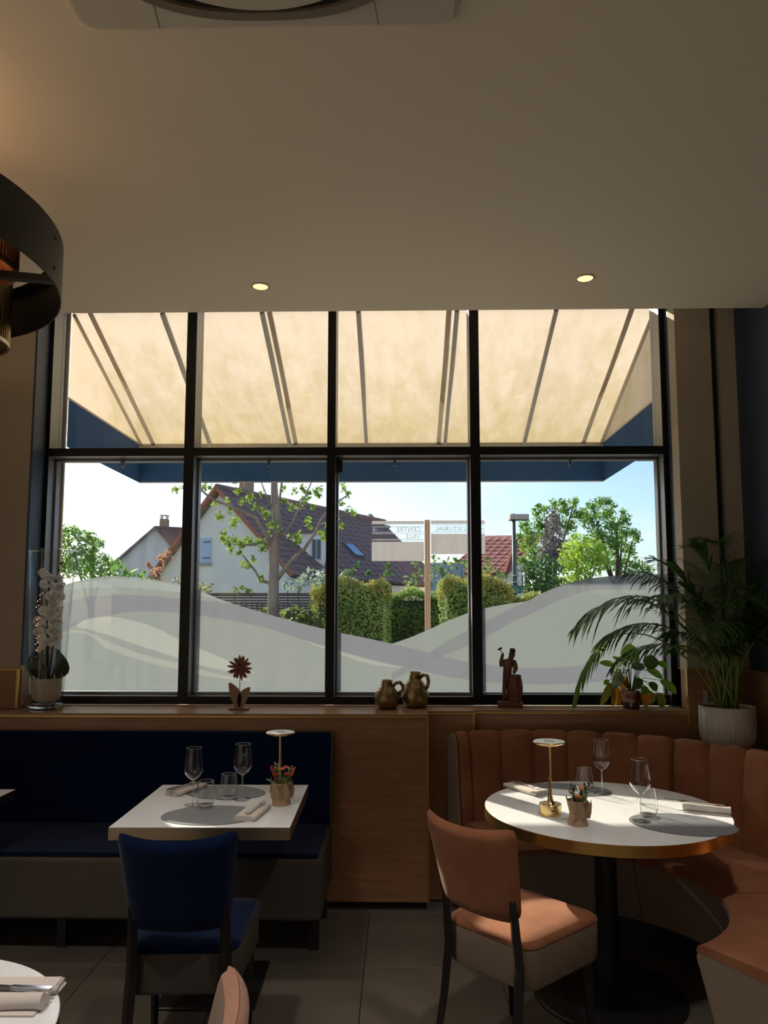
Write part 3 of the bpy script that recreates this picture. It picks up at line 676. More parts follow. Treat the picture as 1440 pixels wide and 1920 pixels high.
# ------------------------------------------------------------------ posies in kraft paper
def posy(label, x, y, cols, kind, rz=0, s=1.0, sd_=1):
    rnd = random.Random(sd_)
    t = thing('posy_pot', label, 'flower pot', (x, y, .7503), rz)
    def md(a, z): return 1+.04*sin(5*a+z*60)+(.05*sin(3*a+1)+.05*sin(8*a) if z > .07 else 0)
    MB().lathe([(0, 0), (.041*s, 0), (.040*s, .01), (.035*s, .036), (.0345*s, .042), (.040*s, .06), (.041*s, .075), (.044*s, .092), (.041*s, .094), (.034*s, .07), (0, .068)], n=40, mod=md).build('paper_wrap', KRAFT, t, auto=50)
    MB().tube([(.0362*s*cos(a), .0362*s*sin(a), .039+.001*sin(3*a)) for a in [2*pi*k/24 for k in range(25)]], .0014, 5).build('twine', TWINE, t, smooth=True)
    m = MB()
    for k in range(3):
        a = -1.9+k*.75; p = Vector((.036*s*cos(a), .036*s*sin(a), .03))
        m.leaf(p, p+Vector((.018*cos(a), .018*sin(a), .068)), (cos(a), sin(a), .2), .05*s, 5, .02, lambda q: (1-q**3)*.9+.05)
    m.build('paper_flap', KRAFT, t, smooth=True)
    G = mat('posy_green', (.16, .24, .08), .6, translucent=.3, noise_=(30,), col2=(.27, .33, .13)); GD = mat('posy_dark_green', (.02, .045, .02), .5); BUD = mat('bud_cream', (.55, .52, .30), .6)
    for k in range(9):
        a = rnd.uniform(0, 6.28); r0 = rnd.uniform(.0, .02); b = Vector((r0*cos(a), r0*sin(a), .07)); tip = Vector((.045*cos(a), .045*sin(a), rnd.uniform(.10, .135)))
        MB().leaf(b, tip, (cos(a), sin(a), 1), .018*s, 5, .12).build('leaf', [G, GD][k % 4 == 3], t, smooth=True)
    if kind == 0: MB().leaf((-.02, 0, .07), (-.068, -.01, .108), (0, -.3, 1), .022, 5, .1).build('leaf', mat('grey_leaf', (.22, .27, .22), .6), t, smooth=True)
    for (dx, dz, kind2, c) in cols:
        dy = rnd.uniform(-.02, .012); tip = Vector((dx, dy, dz)); b = Vector((dx*.25, 0, .07))
        st = MB().tube([b, (b+tip)/2+Vector((dx*.08, 0, .004)), tip], [.0014, .0012, .001], 5).build('stem', G, t, smooth=True)
        f = MB()
        if kind2 == 's':        # spike of small blooms
            d = (tip-b).normalized()
            for q in range(12):
                p = tip-d*(.032*q/11)+Vector((rnd.uniform(-1, 1), rnd.uniform(-1, 1), rnd.uniform(-1, 1)))*.0035*(q/11+.3); f.ball(p, .0042, 6, 4)
        elif kind2 == 'b':      # small bud
            f.ball(tip, .0042, 8, 6)
            for q in range(3): f.ball(tip+Vector((rnd.uniform(-.012, .012), rnd.uniform(-.006, .006), rnd.uniform(-.018, .0))), .003, 6, 4)
        else:                   # open bloom
            n = 11 if kind2 == 'd' else 6; wd = .008 if kind2 == 'd' else .02
            for q in range(n):
                a = 2*pi*q/n+rnd.random()*.3; o_ = Vector((cos(a), sin(a)*.8-.3, .35 if kind2 == 'd' else .8)).normalized()
                f.leaf(tip-o_*.001, tip+o_*.017, (0, -.3, 1), wd, 4, -.1)
            f.ball(tip+Vector((0, -.002, .003)), .004, 6, 4)
        f.build('bloom', mat('bloom_'+c[0], c[1], .6, translucent=.3), st, smooth=True)
    return t
RED = ('red', (.55, .05, .035)); COR = ('coral', (.70, .20, .10)); ORA = ('orange', (.75, .30, .08)); CRE = ('cream', (.55, .52, .30)); PEA = ('peach', (.75, .42, .24)); DRK = ('dark', (.012, .014, .02))
posy('kraft-wrapped pot of red and coral flowers on the square table', -.512, 3.262,
     [(-.046, .158, 's', RED), (-.034, .132, 's', RED), (.05, .150, 's', COR), (.060, .158, 's', COR), (.0, .147, 'd', ORA), (.016, .150, 'd', COR), (.024, .128, 'd', RED), (-.022, .122, 'd', RED), (.034, .122, 'd', RED), (-.03, .172, 'b', CRE), (-.015, .170, 'b', CRE), (.045, .160, 'b', CRE), (.036, .155, 'b', CRE), (-.03, .152, 'b', CRE), (-.012, .150, 'b', CRE)], 0, 0, 1.0, 3)
posy('kraft-wrapped pot of peach blooms and dark berries on the round table', .701, 2.985,
     [(-.028, .118, 'o', PEA), (-.010, .105, 'o', PEA), (.016, .134, 'o', PEA), (-.004, .100, 'o', ORA), (.006, .135, 'o', PEA), (-.036, .155, 'b', DRK), (-.026, .162, 'b', CRE), (-.022, .15, 'b', DRK), (-.030, .142, 'b', DRK), (.046, .158, 'b', DRK), (.038, .150, 'b', DRK), (.052, .150, 'b', CRE), (.030, .140, 'b', DRK), (.056, .162, 'b', DRK)], 1, .3, .92, 8)

# ------------------------------------------------------------------ things on the window sill
SZ = ZS+.0005
# tall glass vase with white orchid
v = thing('glass_vase', 'tall clear glass cylinder vase at the left end of the sill', 'vase', (-2.012, 4.21, SZ))
MB().lathe([(.088, .03), (.092, .1), (.112, .55), (.128, .905), (.130, .91)], n=48).build('vase_wall', VASEG, v, smooth=True)
MB().lathe([(.130, .908), (.1315, .910), (.130, .912), (.1285, .910), (.130, .908)], n=48).build('rim', SOLID, v, smooth=True)
MB().lathe([(0, 0), (.086, 0), (.094, .006), (.0935, .022), (.088, .032), (.05, .036), (0, .036)], n=48).build('base', SOLID, v, smooth=True)
orc = thing('orchid_arrangement', 'white artificial orchid with dark leaves in a rough pale pot inside the glass vase', 'plant', (-2.012, 4.21, SZ+.042))
POTW = mat('rough_white_pot', (.55, .47, .38), .95, bump=(35, .7, .004), stretch=(3, 3, .4))
MB().lathe([(0, 0), (.045, .0), (.07, .02), (.08, .06), (.083, .135), (.078, .137), (.07, .12), (0, .12)], n=32).build('pot', POTW, orc, auto=50)
DKL = mat('orchid_leaf', (.03, .05, .03), .35); PET = mat('orchid_petal', (.74, .68, .64), .7, translucent=.35); STM = mat('orchid_stem', (.05, .035, .03), .6)
for a, l, wd in ((-2.7, .07, .10), (-.5, .072, .11), (-1.7, .05, .09), (1.2, .06, .1), (2.6, .06, .09)):
    MB().leaf((0, 0, .12), (l*cos(a), l*sin(a)*.8, .30), (cos(a), sin(a), -.3), wd, 7, .35).build('leaf', DKL, orc, smooth=True)
ro = random.Random(5)
sprays = [[(0, 0, .12), (-.01, 0, .35), (-.02, 0, .55), (-.045, 0, .70), (-.07, 0, .78)], [(.01, 0, .12), (.02, .01, .3), (.05, 0, .46), (.075, 0, .54)], [(0, .01, .12), (.0, .0, .3), (.005, 0, .48), (.02, 0, .62)]]
for sp_ in sprays: MB().tube(sp_, [.004, .0035, .003, .0022, .0012][:len(sp_)], 6).build('stem', STM, orc, smooth=True)
FL = [(-.045, .735), (-.012, .715), (.022, .70), (.055, .70), (-.03, .67), (.01, .655), (.045, .645), (.07, .655), (.0, .60), (.035, .59), (.062, .60), (.02, .545), (.05, .555), (-.03, .52), (.02, .495), (.055, .52), (-.02, .455), (.03, .45), (-.055, .40), (-.025, .395), (.03, .40), (.055, .405), (-.05, .355), (-.015, .34), (.03, .345), (.055, .36), (-.03, .30), (.01, .30), (-.055, .46), (.06, .46)]
for (x, z) in FL:
    y = ro.uniform(-.045, .02); y = -.02 if abs(x) > .05 else y; m = MB(); n_ = Vector((ro.uniform(-.5, .5), -1, ro.uniform(-.3, .4))).normalized(); c = Vector((x, y, z)); s1 = n_.cross(Vector((0, 0, 1))).normalized(); s2 = s1.cross(n_)
    for k in range(5):
        a = k*2*pi/5+ro.uniform(-.2, .2); d = s1*cos(a)+s2*sin(a)+n_*ro.uniform(-.25, .1); m.leaf(c, c+d*ro.uniform(.026, .034), n_, .036, 4, ro.uniform(-.15, .2), lambda q: sin(pi*min(1, q*.85+.1))**.6)
    m.ball(c+n_*.006, .005, 6, 4); m.build('blossom', PET, orc, smooth=True)
for k in range(9):
    p = Vector((ro.uniform(-.05, .075), ro.uniform(-.03, .02), ro.uniform(.35, .8))); MB().ball(p, .007, 8, 6, (1, 1, 1.3)).build('bud', STM, orc, smooth=True)
fw = thing('fairy_lights', 'thin wire of small reddish lights inside the glass vase with its cable on the sill', 'string lights', (-2.05, 4.2, SZ+.042))
P = [(-2.074+.006*sin(k*1.9), 4.19+.01*cos(k*2.3), SZ+.16+.035*k) for k in range(15)]
MB().tube(P, .001, 4).build('wire', BLACK, fw, world=True)
LED = mat('led_glow', (.9, .4, .25), .3, emit=((1, .45, .28), 2.5)); m = MB()
for p in P[::1]: m.ball(p, .0028, 6, 4).ball((p[0]+.012, p[1], p[2]+.01), .0024, 6, 4)
m.build('bulbs', LED, fw, world=True, kind='stuff')
cbm = MB().tube([(-2.185, 4.44, 1.245), (-2.188, 4.42, 1.2), (-2.19, 4.38, 1.10), (-2.192, 4.34, 1.045), (-2.185, 4.30, 1.03), (-2.16, 4.30, 1.028), (-2.14, 4.28, 1.04), (-2.15, 4.25, 1.028), (-2.17, 4.22, 1.027), (-2.14, 4.2, 1.03), (-2.13, 4.24, 1.045), (-2.155, 4.28, 1.05), (-2.18, 4.22, 1.028), (-2.25, 4.18, 1.0275)], .0022, 6)
tag(cbm.build('power_cable', BLACK, smooth=True), 'thin black cable looping on the sill left of the glass vase', 'cable')

# wooden flower ornament
fo = thing('wooden_flower', 'cut-out wooden daisy ornament with two pale leaves on the sill', 'ornament', (-.911, 4.232, SZ))
FW = wood('flower_red_wood', (.20, .055, .03), (.27, .08, .045), 'z', .6); LW = wood('flower_leaf_wood', (.30, .18, .10), (.38, .24, .14), 'z', .6)
MB().box(-.056, .056, -.02, .022, 0, .013).build('base', LW, fo, bevel=.001, seg=1)
Mv = Matrix(((1, 0, 0, 0), (0, 0, -1, 0), (0, 1, 0, 0), (0, 0, 0, 1)))   # outline x,y -> x,z
def lobe(p0, p1, w0, k=10, bend=0, tipp=.8):
    p0 = Vector(p0); p1 = Vector(p1); d = p1-p0; n_ = Vector((-d.y, d.x)).normalized(); Lh = []; Rh = []
    for i in range(k+1):
        q = i/k; c = p0+d*q+n_*bend*4*q*(1-q); h = w0*(sin(pi*(q*.86+.10))**tipp); Lh.append(c+n_*h); Rh.append(c-n_*h)
    return [(p.x, p.y) for p in Rh+Lh[::-1]]
MB().prism(lobe((-.008, .010), (-.058, .150), .031, bend=-.012), -.004, .004, Mv).build('leaf', LW, fo, bevel=.0008, seg=1)
MB().prism(lobe((.008, .010), (.058, .126), .028, bend=.014), -.004, .004, Mv).build('leaf', LW, fo, bevel=.0008, seg=1)
MB().tube([(0, .004, .06), (0, .002, .236)], .0022, 8).build('stem', mat('pale_wire', (.35, .27, .22), .5), fo, smooth=True)
m = MB(); m.prism([(.020*cos(2*pi*k/20), .236+.020*sin(2*pi*k/20)) for k in range(20)], -.003, .003, Mv)
for k, (a, l) in enumerate([(92, .073), (76, .070), (68, .066), (48, .072), (32, .062), (22, .07), (-4, .071), (-22, .07), (-30, .066), (-54, .07), (-62, .064), (-80, .074), (-106, .066), (-120, .068), (-128, .06), (-150, .066), (-160, .074), (172, .074), (150, .072), (122, .066), (110, .062)]):
    d = Vector((cos(R(a)), sin(R(a)))); m.prism(lobe((d.x*.012, .236+d.y*.012), (d.x*l, .236+d.y*l), .0075, 8, tipp=.7), -.003+.0002*(k % 3), .003-.0001*(k % 4), Mv)
m.build('petals', FW, fo)

# two hammered brass jugs
HB = mat('hammered_brass', (.42, .30, .13), .34, metal=1, noise_=(14, .3, .75), col2=(.20, .14, .07), bump=(95, .55, .003), wave=True)
HB2 = mat('aged_bronze', (.26, .19, .11), .38, metal=1, noise_=(14, .3, .75), col2=(.36, .25, .12), bump=(70, .45, .003), wave=True)
def jug(label, x, y, prof, hand, m_):
    t = thing('jug', label, 'jug', (x, y, SZ))
    MB().lathe(prof, n=40).build('body', m_, t, smooth=True)
    MB().tube(hand, [.010, .0105, .011, .011, .0105, .010][:len(hand)] , 10).build('handle', m_, t, smooth=True)
jug('smaller aged bronze jug with a round handle, left of the pair', -.070, 4.300, [(0, 0), (.045, 0), (.062, .012), (.074, .045), (.073, .075), (.058, .105), (.036, .128), (.031, .145), (.034, .163), (.030, .163), (.027, .145), (.03, .12), (0, .06)],
    [(.034, 0, .125), (.05, 0, .145), (.075, 0, .150), (.092, 0, .13), (.09, 0, .105), (.066, 0, .085)], HB2)
jug('larger hammered brass jug, right of the pair', .093, 4.362, [(0, 0), (.05, 0), (.066, .01), (.081, .045), (.081, .08), (.064, .125), (.038, .160), (.032, .175), (.035, .205), (.031, .205), (.027, .175), (.03, .15), (0, .06)],
    [(.028, -.02, .172), (.048, -.030, .190), (.070, -.034, .185), (.078, -.034, .155), (.072, -.028, .12), (.055, -.015, .10)], HB)

# carved wooden cooper
RW = wood('carved_wood', (.11, .035, .016), (.19, .065, .03), 'z', .35); DW = mat('dark_iron', (.02, .014, .012), .5)
ck = thing('wooden_figurine', 'dark carved wooden craftsman hammering at a barrel, on the sill', 'figurine', (.652, 4.40, SZ), R(-6))
MB().box(-.073, .073, -.045, .045, 0, .030).build('plinth', RW, ck, bevel=.004, seg=2)
bm_ = MB(); bx, by = .032, -.012
bpf = [(.031, .030), (.036, .055), (.0425, .09), (.0435, .115), (.040, .15), (.031, .188)]
for k in range(16):
    a0 = 2*pi*k/16+.03; a1 = 2*pi*(k+1)/16-.03; st = MB(); V = []
    for r, z in bpf:
        for a in (a0, (a0+a1)/2, a1): V.append((bx+r*cos(a), by+r*sin(a), z))
        for a in (a1, a0): V.append((bx+(r-.005)*cos(a), by+(r-.005)*sin(a), z))
    F = [(i*5+j, i*5+(j+1) % 5, (i+1)*5+(j+1) % 5, (i+1)*5+j) for i in range(5) for j in range(5)]+[(4, 3, 2, 1, 0), (25, 26, 27, 28, 29)]
    st.add(V, F).build('stave', RW, ck)
for z, r in ((.05, .0355), (.115, .0442), (.178, .0345)):
    MB().lathe([(r-.001, z-.004), (r+.001, z-.004), (r+.001, z+.004), (r-.001, z+.004)], (bx, by, 0), n=32).build('hoop', RW, ck, auto=30)
MB().lathe([(0, .182), (.029, .182), (.029, .185), (0, .185)], (bx, by, 0), n=24).build('barrel_head', RW, ck, auto=30)
def skin(name, nodes, edges_, m_, parent, sub=2, root=0):
    me = D.meshes.new(name); me.from_pydata([n_[:3] for n_ in nodes], edges_, []); o = D.objects.new(name, me); COL.objects.link(o); o.parent = parent
    sk = o.modifiers.new('skin', 'SKIN'); sv = me.skin_vertices[0].data
    for i, n_ in enumerate(nodes): k_ = 1.4 if n_[2] > .17 else 1.12; sv[i].radius = (n_[3]*k_, (n_[4] if len(n_) > 4 else n_[3])*k_); sv[i].use_root = (i == root)
    sk.use_smooth_shade = True
    sb = o.modifiers.new('sub', 'SUBSURF'); sb.levels = sub; sb.render_levels = sub
    dg = bpy.context.evaluated_depsgraph_get(); m2 = D.meshes.new_from_object(o.evaluated_get(dg)); o.modifiers.clear(); o.data = m2; m2.materials.append(m_); m2.polygons.foreach_set('use_smooth', [True]*len(m2.polygons)); return o
# the man stands behind-left of the barrel, leaning to it, right arm (screen left) raised with a hammer
nodes = [(-.018, .012, .175, .019, .016), (-.014, .010, .205, .020, .016), (-.006, .004, .245, .026, .019), (.002, .000, .268, .022, .016), (.009, -.004, .283, .0095), (.015, -.009, .300, .0145, .0155), (.018, -.012, .322, .0135, .0145),
         (-.030, .002, .262, .0125), (-.052, .000, .236, .0115), (-.047, -.004, .272, .0085), (-.040, -.006, .300, .0065), (-.039, -.007, .308, .0085),
         (.030, .000, .258, .0120), (.037, -.010, .225, .0105), (.026, -.022, .203, .0075), (.018, -.026, .199, .0075),
         (-.027, .014, .15, .0145), (-.033, .016, .095, .0115), (-.033, .018, .042, .009), (-.034, .006, .036, .008),
         (-.006, .016, .15, .0145), (-.008, .019, .095, .0115), (-.010, .020, .042, .009), (-.010, .008, .036, .008)]
ed = [(0, 1), (1, 2), (2, 3), (3, 4), (4, 5), (5, 6), (2, 7), (7, 8), (8, 9), (9, 10), (10, 11), (2, 12), (12, 13), (13, 14), (14, 15), (0, 16), (16, 17), (17, 18), (18, 19), (0, 20), (20, 21), (21, 22), (22, 23)]
skin('figure', nodes, ed, RW, ck)
m = MB()
m.lathe([(.0165, 0), (.0175, .004), (.0165, .015), (.012, .021), (0, .022)], n=16, M=Matrix.Translation((.017, -.011, .320))@Euler((R(14), R(10), 0)).to_matrix().to_4x4())
m.leaf((.020, -.020, .322), (.030, -.037, .315), (0, 0, 1), .026, 4, .05); m.build('cap', DW, ck, smooth=True)
MB().ball((.0205, -.0262, .306), .0035, 8, 6, (.8, 1, 1.2)).ball((.0145, -.0245, .309), .0018, 6, 4).ball((.0255, -.0225, .309), .0018, 6, 4).box(.016, .0255, -.0255, -.0225, .298, .2995).build('face_features', RW, ck, smooth=True)
for s_ in (-1, 1): MB().ball((.015+s_*.0135, -.006, .305), .0035, 6, 5, (.5, .8, 1.2)).build('ear', RW, ck, smooth=True)
for k in range(4): MB().tube([(-.043+.003*k, -.013, .302+.0035*k), (-.038, -.016, .303+.0035*k), (-.034, -.010, .304+.0035*k)], .0021, 6).build('finger', RW, ck, smooth=True)
MB().tube([(-.034, -.010, .293), (-.0395, -.009, .305), (-.052, -.009, .334), (-.0545, -.009, .339)], .0024, 8).build('hammer_handle', DW, ck, smooth=True)
MB().beam((-.066, -.009, .330), (-.043, -.009, .345), .010, .011).build('hammer_head', DW, ck, bevel=.0015, seg=2)
MB().tube([(.022, -.026, .19), (.030, -.03, .206)], [.004, .003], 6).build('chisel', DW, ck)

# potted plant with round and yellowing leaves
pp = thing('potted_plant', 'small clear nursery pot with round green leaves and orange wilting leaves on the sill', 'plant', (1.345, 4.355, SZ))
POTC = thin_glass('clear_plastic', (.75, .70, .66), 1.2, .05, .15); SOIL = mat('potting_soil', (.045, .022, .016), .9, noise_=(60, .4, .6), col2=(.13, .05, .035), bump=(80, .8, .004))
MB().lathe([(.0475, .002), (.050, .03), (.057, .105), (.0595, .108), (.0605, .120), (.0595, .122)], n=32).build('pot_wall', POTC, pp, smooth=True)
MB().lathe([(0, .0025), (.0455, .0025), (.049, .03), (.0545, .095), (.03, .104), (0, .107)], n=32, mod=lambda a, z: 1+.006*sin(9*a+z*90)).build('soil', SOIL, pp, smooth=True)
LBL = mat('label_print', (.42, .33, .27), .6, noise_=(25, .45, .55), col2=(.25, .06, .06)); m = MB(); V = []
for k in range(13):
    a = R(-172+k*8)
    for z in (.035, .105): r = .0482+(.0595-.050)*(z-.03)/.078+.0030; V.append((r*cos(a), r*sin(a), z))
m.add(V, [(2*k, 2*k+2, 2*k+3, 2*k+1) for k in range(12)]).build('paper_label', LBL, pp, smooth=True)
WHI = mat('label_ink', (.55, .52, .48), .6)
for txt, z, sz in (('BARQUETTE', .0975, .012), ('FACE', .082, .014)):
    text('lettering', txt, sz, WHI, Matrix.Translation((-.018, -.0600+(.0975-z)*.10, z))@Matrix.Rotation(R(-17), 4, 'Z')@Matrix.Rotation(pi/2, 4, 'X'), pp, .0002, squeeze=.9)
LG = mat('leaf_green', (.13, .27, .03), .35, translucent=.5, noise_=(18, .35, .7), col2=(.22, .38, .05)); LD = mat('leaf_dark', (.05, .12, .02), .35, translucent=.3); LV = mat('leaf_variegated', (.30, .36, .24), .4, translucent=.35, noise_=(22, .4, .6), col2=(.10, .16, .06))
LO = mat('leaf_orange', (.75, .26, .015), .5, translucent=.45, noise_=(20, .3, .7), col2=(.70, .34, .03)); LY = mat('leaf_olive_yellow', (.34, .30, .04), .5, translucent=.3, noise_=(16, .3, .7), col2=(.20, .22, .03))
PST = mat('petiole', (.10, .13, .04), .5)
# stem tip, blade end (pixels in the photo translate to metres about the pot: x right, z up), width, material
LV_ = [((-.02, -.01, .27), (-.012, -.04, .375), .105, LG), ((.075, -.02, .255), (.152, -.045, .27), .085, LD), ((.16, .0, .26), (.215, -.01, .235), .04, LG), ((-.10, -.02, .25), (-.185, -.03, .262), .038, LG), ((-.02, .02, .25), (-.10, .0, .295), .03, LG),
       ((-.07, -.03, .215), (-.115, -.05, .115), .065, LV), ((.0, -.03, .24), (.07, -.05, .235), .05, LV), ((.09, -.02, .225), (.175, -.03, .17), .045, LG), ((.17, -.01, .16), (.25, -.03, .085), .055, LG),
       ((.04, -.06, .175), (-.005, -.07, .115), .055, LD), ((.10, -.03, .15), (.13, -.05, .10), .05, LD), ((.07, -.05, .13), (.05, -.06, .085), .05, LG),
       ((-.125, -.02, .145), (-.185, -.035, .02), .045, LY), ((-.115, -.03, .15), (-.12, -.04, .012), .028, LY), ((-.095, -.02, .13), (-.10, -.035, .02), .055, LO), ((-.08, -.04, .11), (-.085, -.05, .015), .022, LO),
       ((-.035, .02, .18), (-.05, .0, .10), .06, LO), ((.065, -.02, .10), (.072, -.035, .008), .062, LO), ((.11, .02, .10), (.10, .02, .015), .075, LY), ((.15, -.03, .09), (.155, -.055, .004), .055, LY),
       ((-.13, -.01, .16), (-.16, -.02, .135), .03, LG), ((.02, .02, .24), (.05, .0, .31), .04, LV), ((.11, .01, .215), (.15, .0, .2), .03, LV), ((-.05, .02, .22), (-.10, .01, .20), .035, LG)]
for b, tp, wd, mm in LV_:
    b = Vector(b); tp = Vector(tp); d = tp-b; nrm = Vector((.15, -1, .35)) if d.length > .05 else Vector((0, -1, .5))
    MB().tube([(b.x*.08, b.y*.1, .10), (b.x*.45, b.y*.5, .10+max(.03, (b.z-.10)*.75)+.03), tuple(b)], [.0026, .0022, .0018], 5).build('petiole', PST, pp, smooth=True)
    MB().leaf(b, tp, nrm, wd, 8, .10 if b.z > tp.z else .04, lambda q: sin(pi*min(1, q*.93+.06))**.62).build('leaf', mm, pp, smooth=True)

# ------------------------------------------------------------------ areca palm in a ribbed white pot on the corner ledge
palm = thing('potted_palm', 'large feathery areca palm in a ribbed white pot in the right corner', 'plant', (1.752, 4.03, .8555))
RIB = mat('white_ribbed_ceramic', (.62, .57, .50), .6)
MB().lathe([(0, 0), (.075, 0), (.105, .010), (.126, .035), (.136, .07), (.139, .12), (.1405, .222), (.138, .226), (.1345, .222), (.132, .19), (0, .188)], n=440, mod=lambda a, z: 1+(.019 if z > .012 and z < .215 else 0)*abs(sin(27.5*a))).build('ribbed_pot', RIB, palm, smooth=True)
MB().lathe([(.112, .19), (.118, .2), (.128, .214), (.131, .214), (.131, .19)], n=40).build('inner_pot', mat('terracotta_plastic', (.42, .10, .05), .6), palm, auto=40)
MB().lathe([(0, .200), (.05, .205), (.126, .196)], n=24).build('soil', SOIL, palm, smooth=True)
PG = mat('palm_green', (.04, .095, .022), .34, translucent=.35, noise_=(9, .3, .7), col2=(.075, .16, .034)); PL = mat('palm_light_green', (.10, .22, .03), .38, translucent=.42, noise_=(9, .3, .7), col2=(.16, .30, .05)); PS = mat('palm_cane', (.26, .32, .06), .4, noise_=(12, .3, .7), col2=(.13, .19, .04))
rp = random.Random(11)
def frond(p1, p2, tip, lf, m_, n=26, l=.24, droop=.5, base=None):
    a = Vector(base) if base else Vector((rp.uniform(-.055, .055), rp.uniform(-.04, .04), .20)); p1 = Vector(p1); p2 = Vector(p2); tip = Vector(tip)
    def B(t): s_ = 1-t; return a*s_**3+p1*3*s_*s_*t+p2*3*s_*t*t+tip*t**3
    m = MB().tube([B(k/14) for k in range(15)], [.0062-.0054*k/14 for k in range(15)], 6)
    V = m.build('cane', PS, palm, smooth=True); m = MB()
    for k in range(n):
        t = lf+(1-lf)*(k+.5)/n; p = B(t); d = (B(min(1, t+.02))-B(t-.02)).normalized(); side = d.cross(Vector((0, 0, 1)));
        if side.length < .2: side = Vector((1, 0, 0))
        side.normalize(); up = side.cross(d); q = (k+.5)/n; ll = l*(sin(pi*(q*.8+.16)))**.7*rp.uniform(.85, 1.1)
        for s_ in (-1, 1):
            dr = (side*s_*.8+d*.75+up*.25*rp.uniform(0, 1)).normalized(); mid = p+dr*ll*.5; e = p+dr*ll+Vector((0, 0, -1))*ll*droop*rp.uniform(.6, 1.3)
            # blade as four-segment ribbon
            W = []; wn = dr.cross(Vector((0, 0, 1))).normalized() if abs(dr.z) < .95 else side
            for i in range(5):
                u = i/4; c = p*(1-u)**2+mid*2*u*(1-u)+e*u*u; h = .0066*(sin(pi*min(1, u*.85+.12)))**.7*(1 if i < 4 else .1); W += [c-wn*h+Vector((0, 0, .002)), c+wn*h]
            m.add(W, [(2*i, 2*i+1, 2*i+3, 2*i+2) for i in range(4)])
    m.v = [(min(x, .232-.0), min(y, .20), z) for x, y, z in m.v]
    return m.build('leaflets', m_, V, smooth=True)
# hand-placed fronds (metres from the pot)
H = [((-.10, .0, .75), (-.45, .02, 1.02), (-.80, .06, .62), .45, PG, 28, .24, .7),
     ((-.12, .05, .55), (-.62, .12, .90), (-.78, .14, .22), .68, PL, 20, .13, 1.0),
     ((-.08, -.05, .55), (-.35, -.02, .82), (-.68, .0, .55), .45, PG, 26, .22, .6),
     ((-.06, -.05, .45), (-.30, .0, .72), (-.60, .02, .42), .45, PG, 24, .20, .6),
     ((-.05, .05, .5), (-.22, .1, .8), (-.50, .12, .80), .45, PG, 24, .2, .4),
     ((-.03, .03, .40), (-.12, .08, .60), (-.27, .10, .52), .5, PL, 18, .15, .5),
     ((.0, .0, .6), (.06, .03, .95), (.19, .1, 1.02), .5, PG, 26, .22, .4),
     ((.0, -.02, .55), (.0, -.08, .85), (-.06, -.22, .86), .5, PG, 26, .22, .6),
     ((-.02, .0, .5), (-.10, -.02, .80), (-.24, -.02, .88), .5, PG, 26, .22, .5),
     ((.02, -.02, .45), (.10, -.10, .70), (.19, -.28, .66), .5, PG, 24, .2, .6),
     ((.0, -.03, .45), (-.02, -.10, .68), (-.02, -.26, .60), .5, PG, 22, .2, .6),
     ((.03, .02, .5), (.12, .03, .75), (.21, .05, .72), .5, PG, 22, .18, .5),
     ((-.02, .0, .6), (-.14, .0, .95), (-.36, .05, 1.02), .45, PG, 26, .24, .4),
     ((-.01, .0, .7), (-.03, .02, 1.05), (-.14, .03, 1.08), .5, PG, 26, .24, .3),
     ((.02, .0, .7), (.02, -.02, 1.10), (-.06, -.10, 1.10), .5, PG, 26, .22, .35),
     ((.02, -.05, .6), (.08, -.12, .90), (-.02, -.35, .78), .5, PG, 26, .22, .6),
     ((.03, -.05, .6), (.12, -.12, .92), (.17, -.34, .80), .5, PG, 26, .22, .6),
     ((.04, .0, .6), (.14, -.05, .95), (.20, -.12, .88), .5, PG, 26, .22, .5),
     ((.04, -.05, .5), (.12, -.25, .78), (.20, -.50, .62), .5, PG, 24, .2, .6),
     ((.0, -.05, .5), (-.10, -.20, .80), (-.25, -.38, .62), .5, PG, 24, .22, .6),
     ((-.03, .0, .55), (-.2, -.1, .88), (-.42, -.2, .80), .5, PG, 24, .22, .5),
     ((.03, .0, .45), (.12, -.02, .65), (.20, -.10, .60), .5, PG, 20, .18, .5),
     ((-.02, -.02, .5), (-.08, -.05, .75), (-.20, -.10, .78), .45, PG, 22, .2, .4),
     ((.0, .02, .62), (.05, .04, .9), (.12, .05, 1.0), .5, PG, 24, .2, .3),
     ((-.04, .0, .45), (-.15, -.02, .68), (-.32, -.04, .60), .45, PG, 22, .18, .5),
     ((.01, -.04, .5), (.04, -.12, .78), (.05, -.25, .66), .5, PG, 22, .2, .6),
     ((-.01, -.02, .42), (-.06, -.1, .62), (-.12, -.24, .52), .5, PG, 20, .18, .5),
     ((-.03, .03, .6), (-.2, .08, .98), (-.50, .1, .95), .5, PG, 26, .22, .6),
     ((.03, -.02, .55), (.16, -.2, .80), (.22, -.42, .82), .55, PG, 22, .2, .4)]
for h in H: frond(*h)
for k in range(14):
    a = rp.uniform(0, 6.28); r0 = rp.uniform(.01, .06); x = r0*cos(a); y = r0*sin(a)
    MB().tube([(x, y, .195), (x*1.8-.01, y*1.6, .42), (x*2.9-.02, y*2.2, rp.uniform(.55, .7))], [.0065, .005, .003], 6).build('cane', PS, palm, smooth=True)
tag(MB().box(1.725, 1.752, 4.266, 4.2715, 1.055, 1.14).build('wall_socket', mat('ivory_plastic', (.45, .40, .30), .5), bevel=.002), 'ivory wall socket plate behind the palm stems', 'socket')

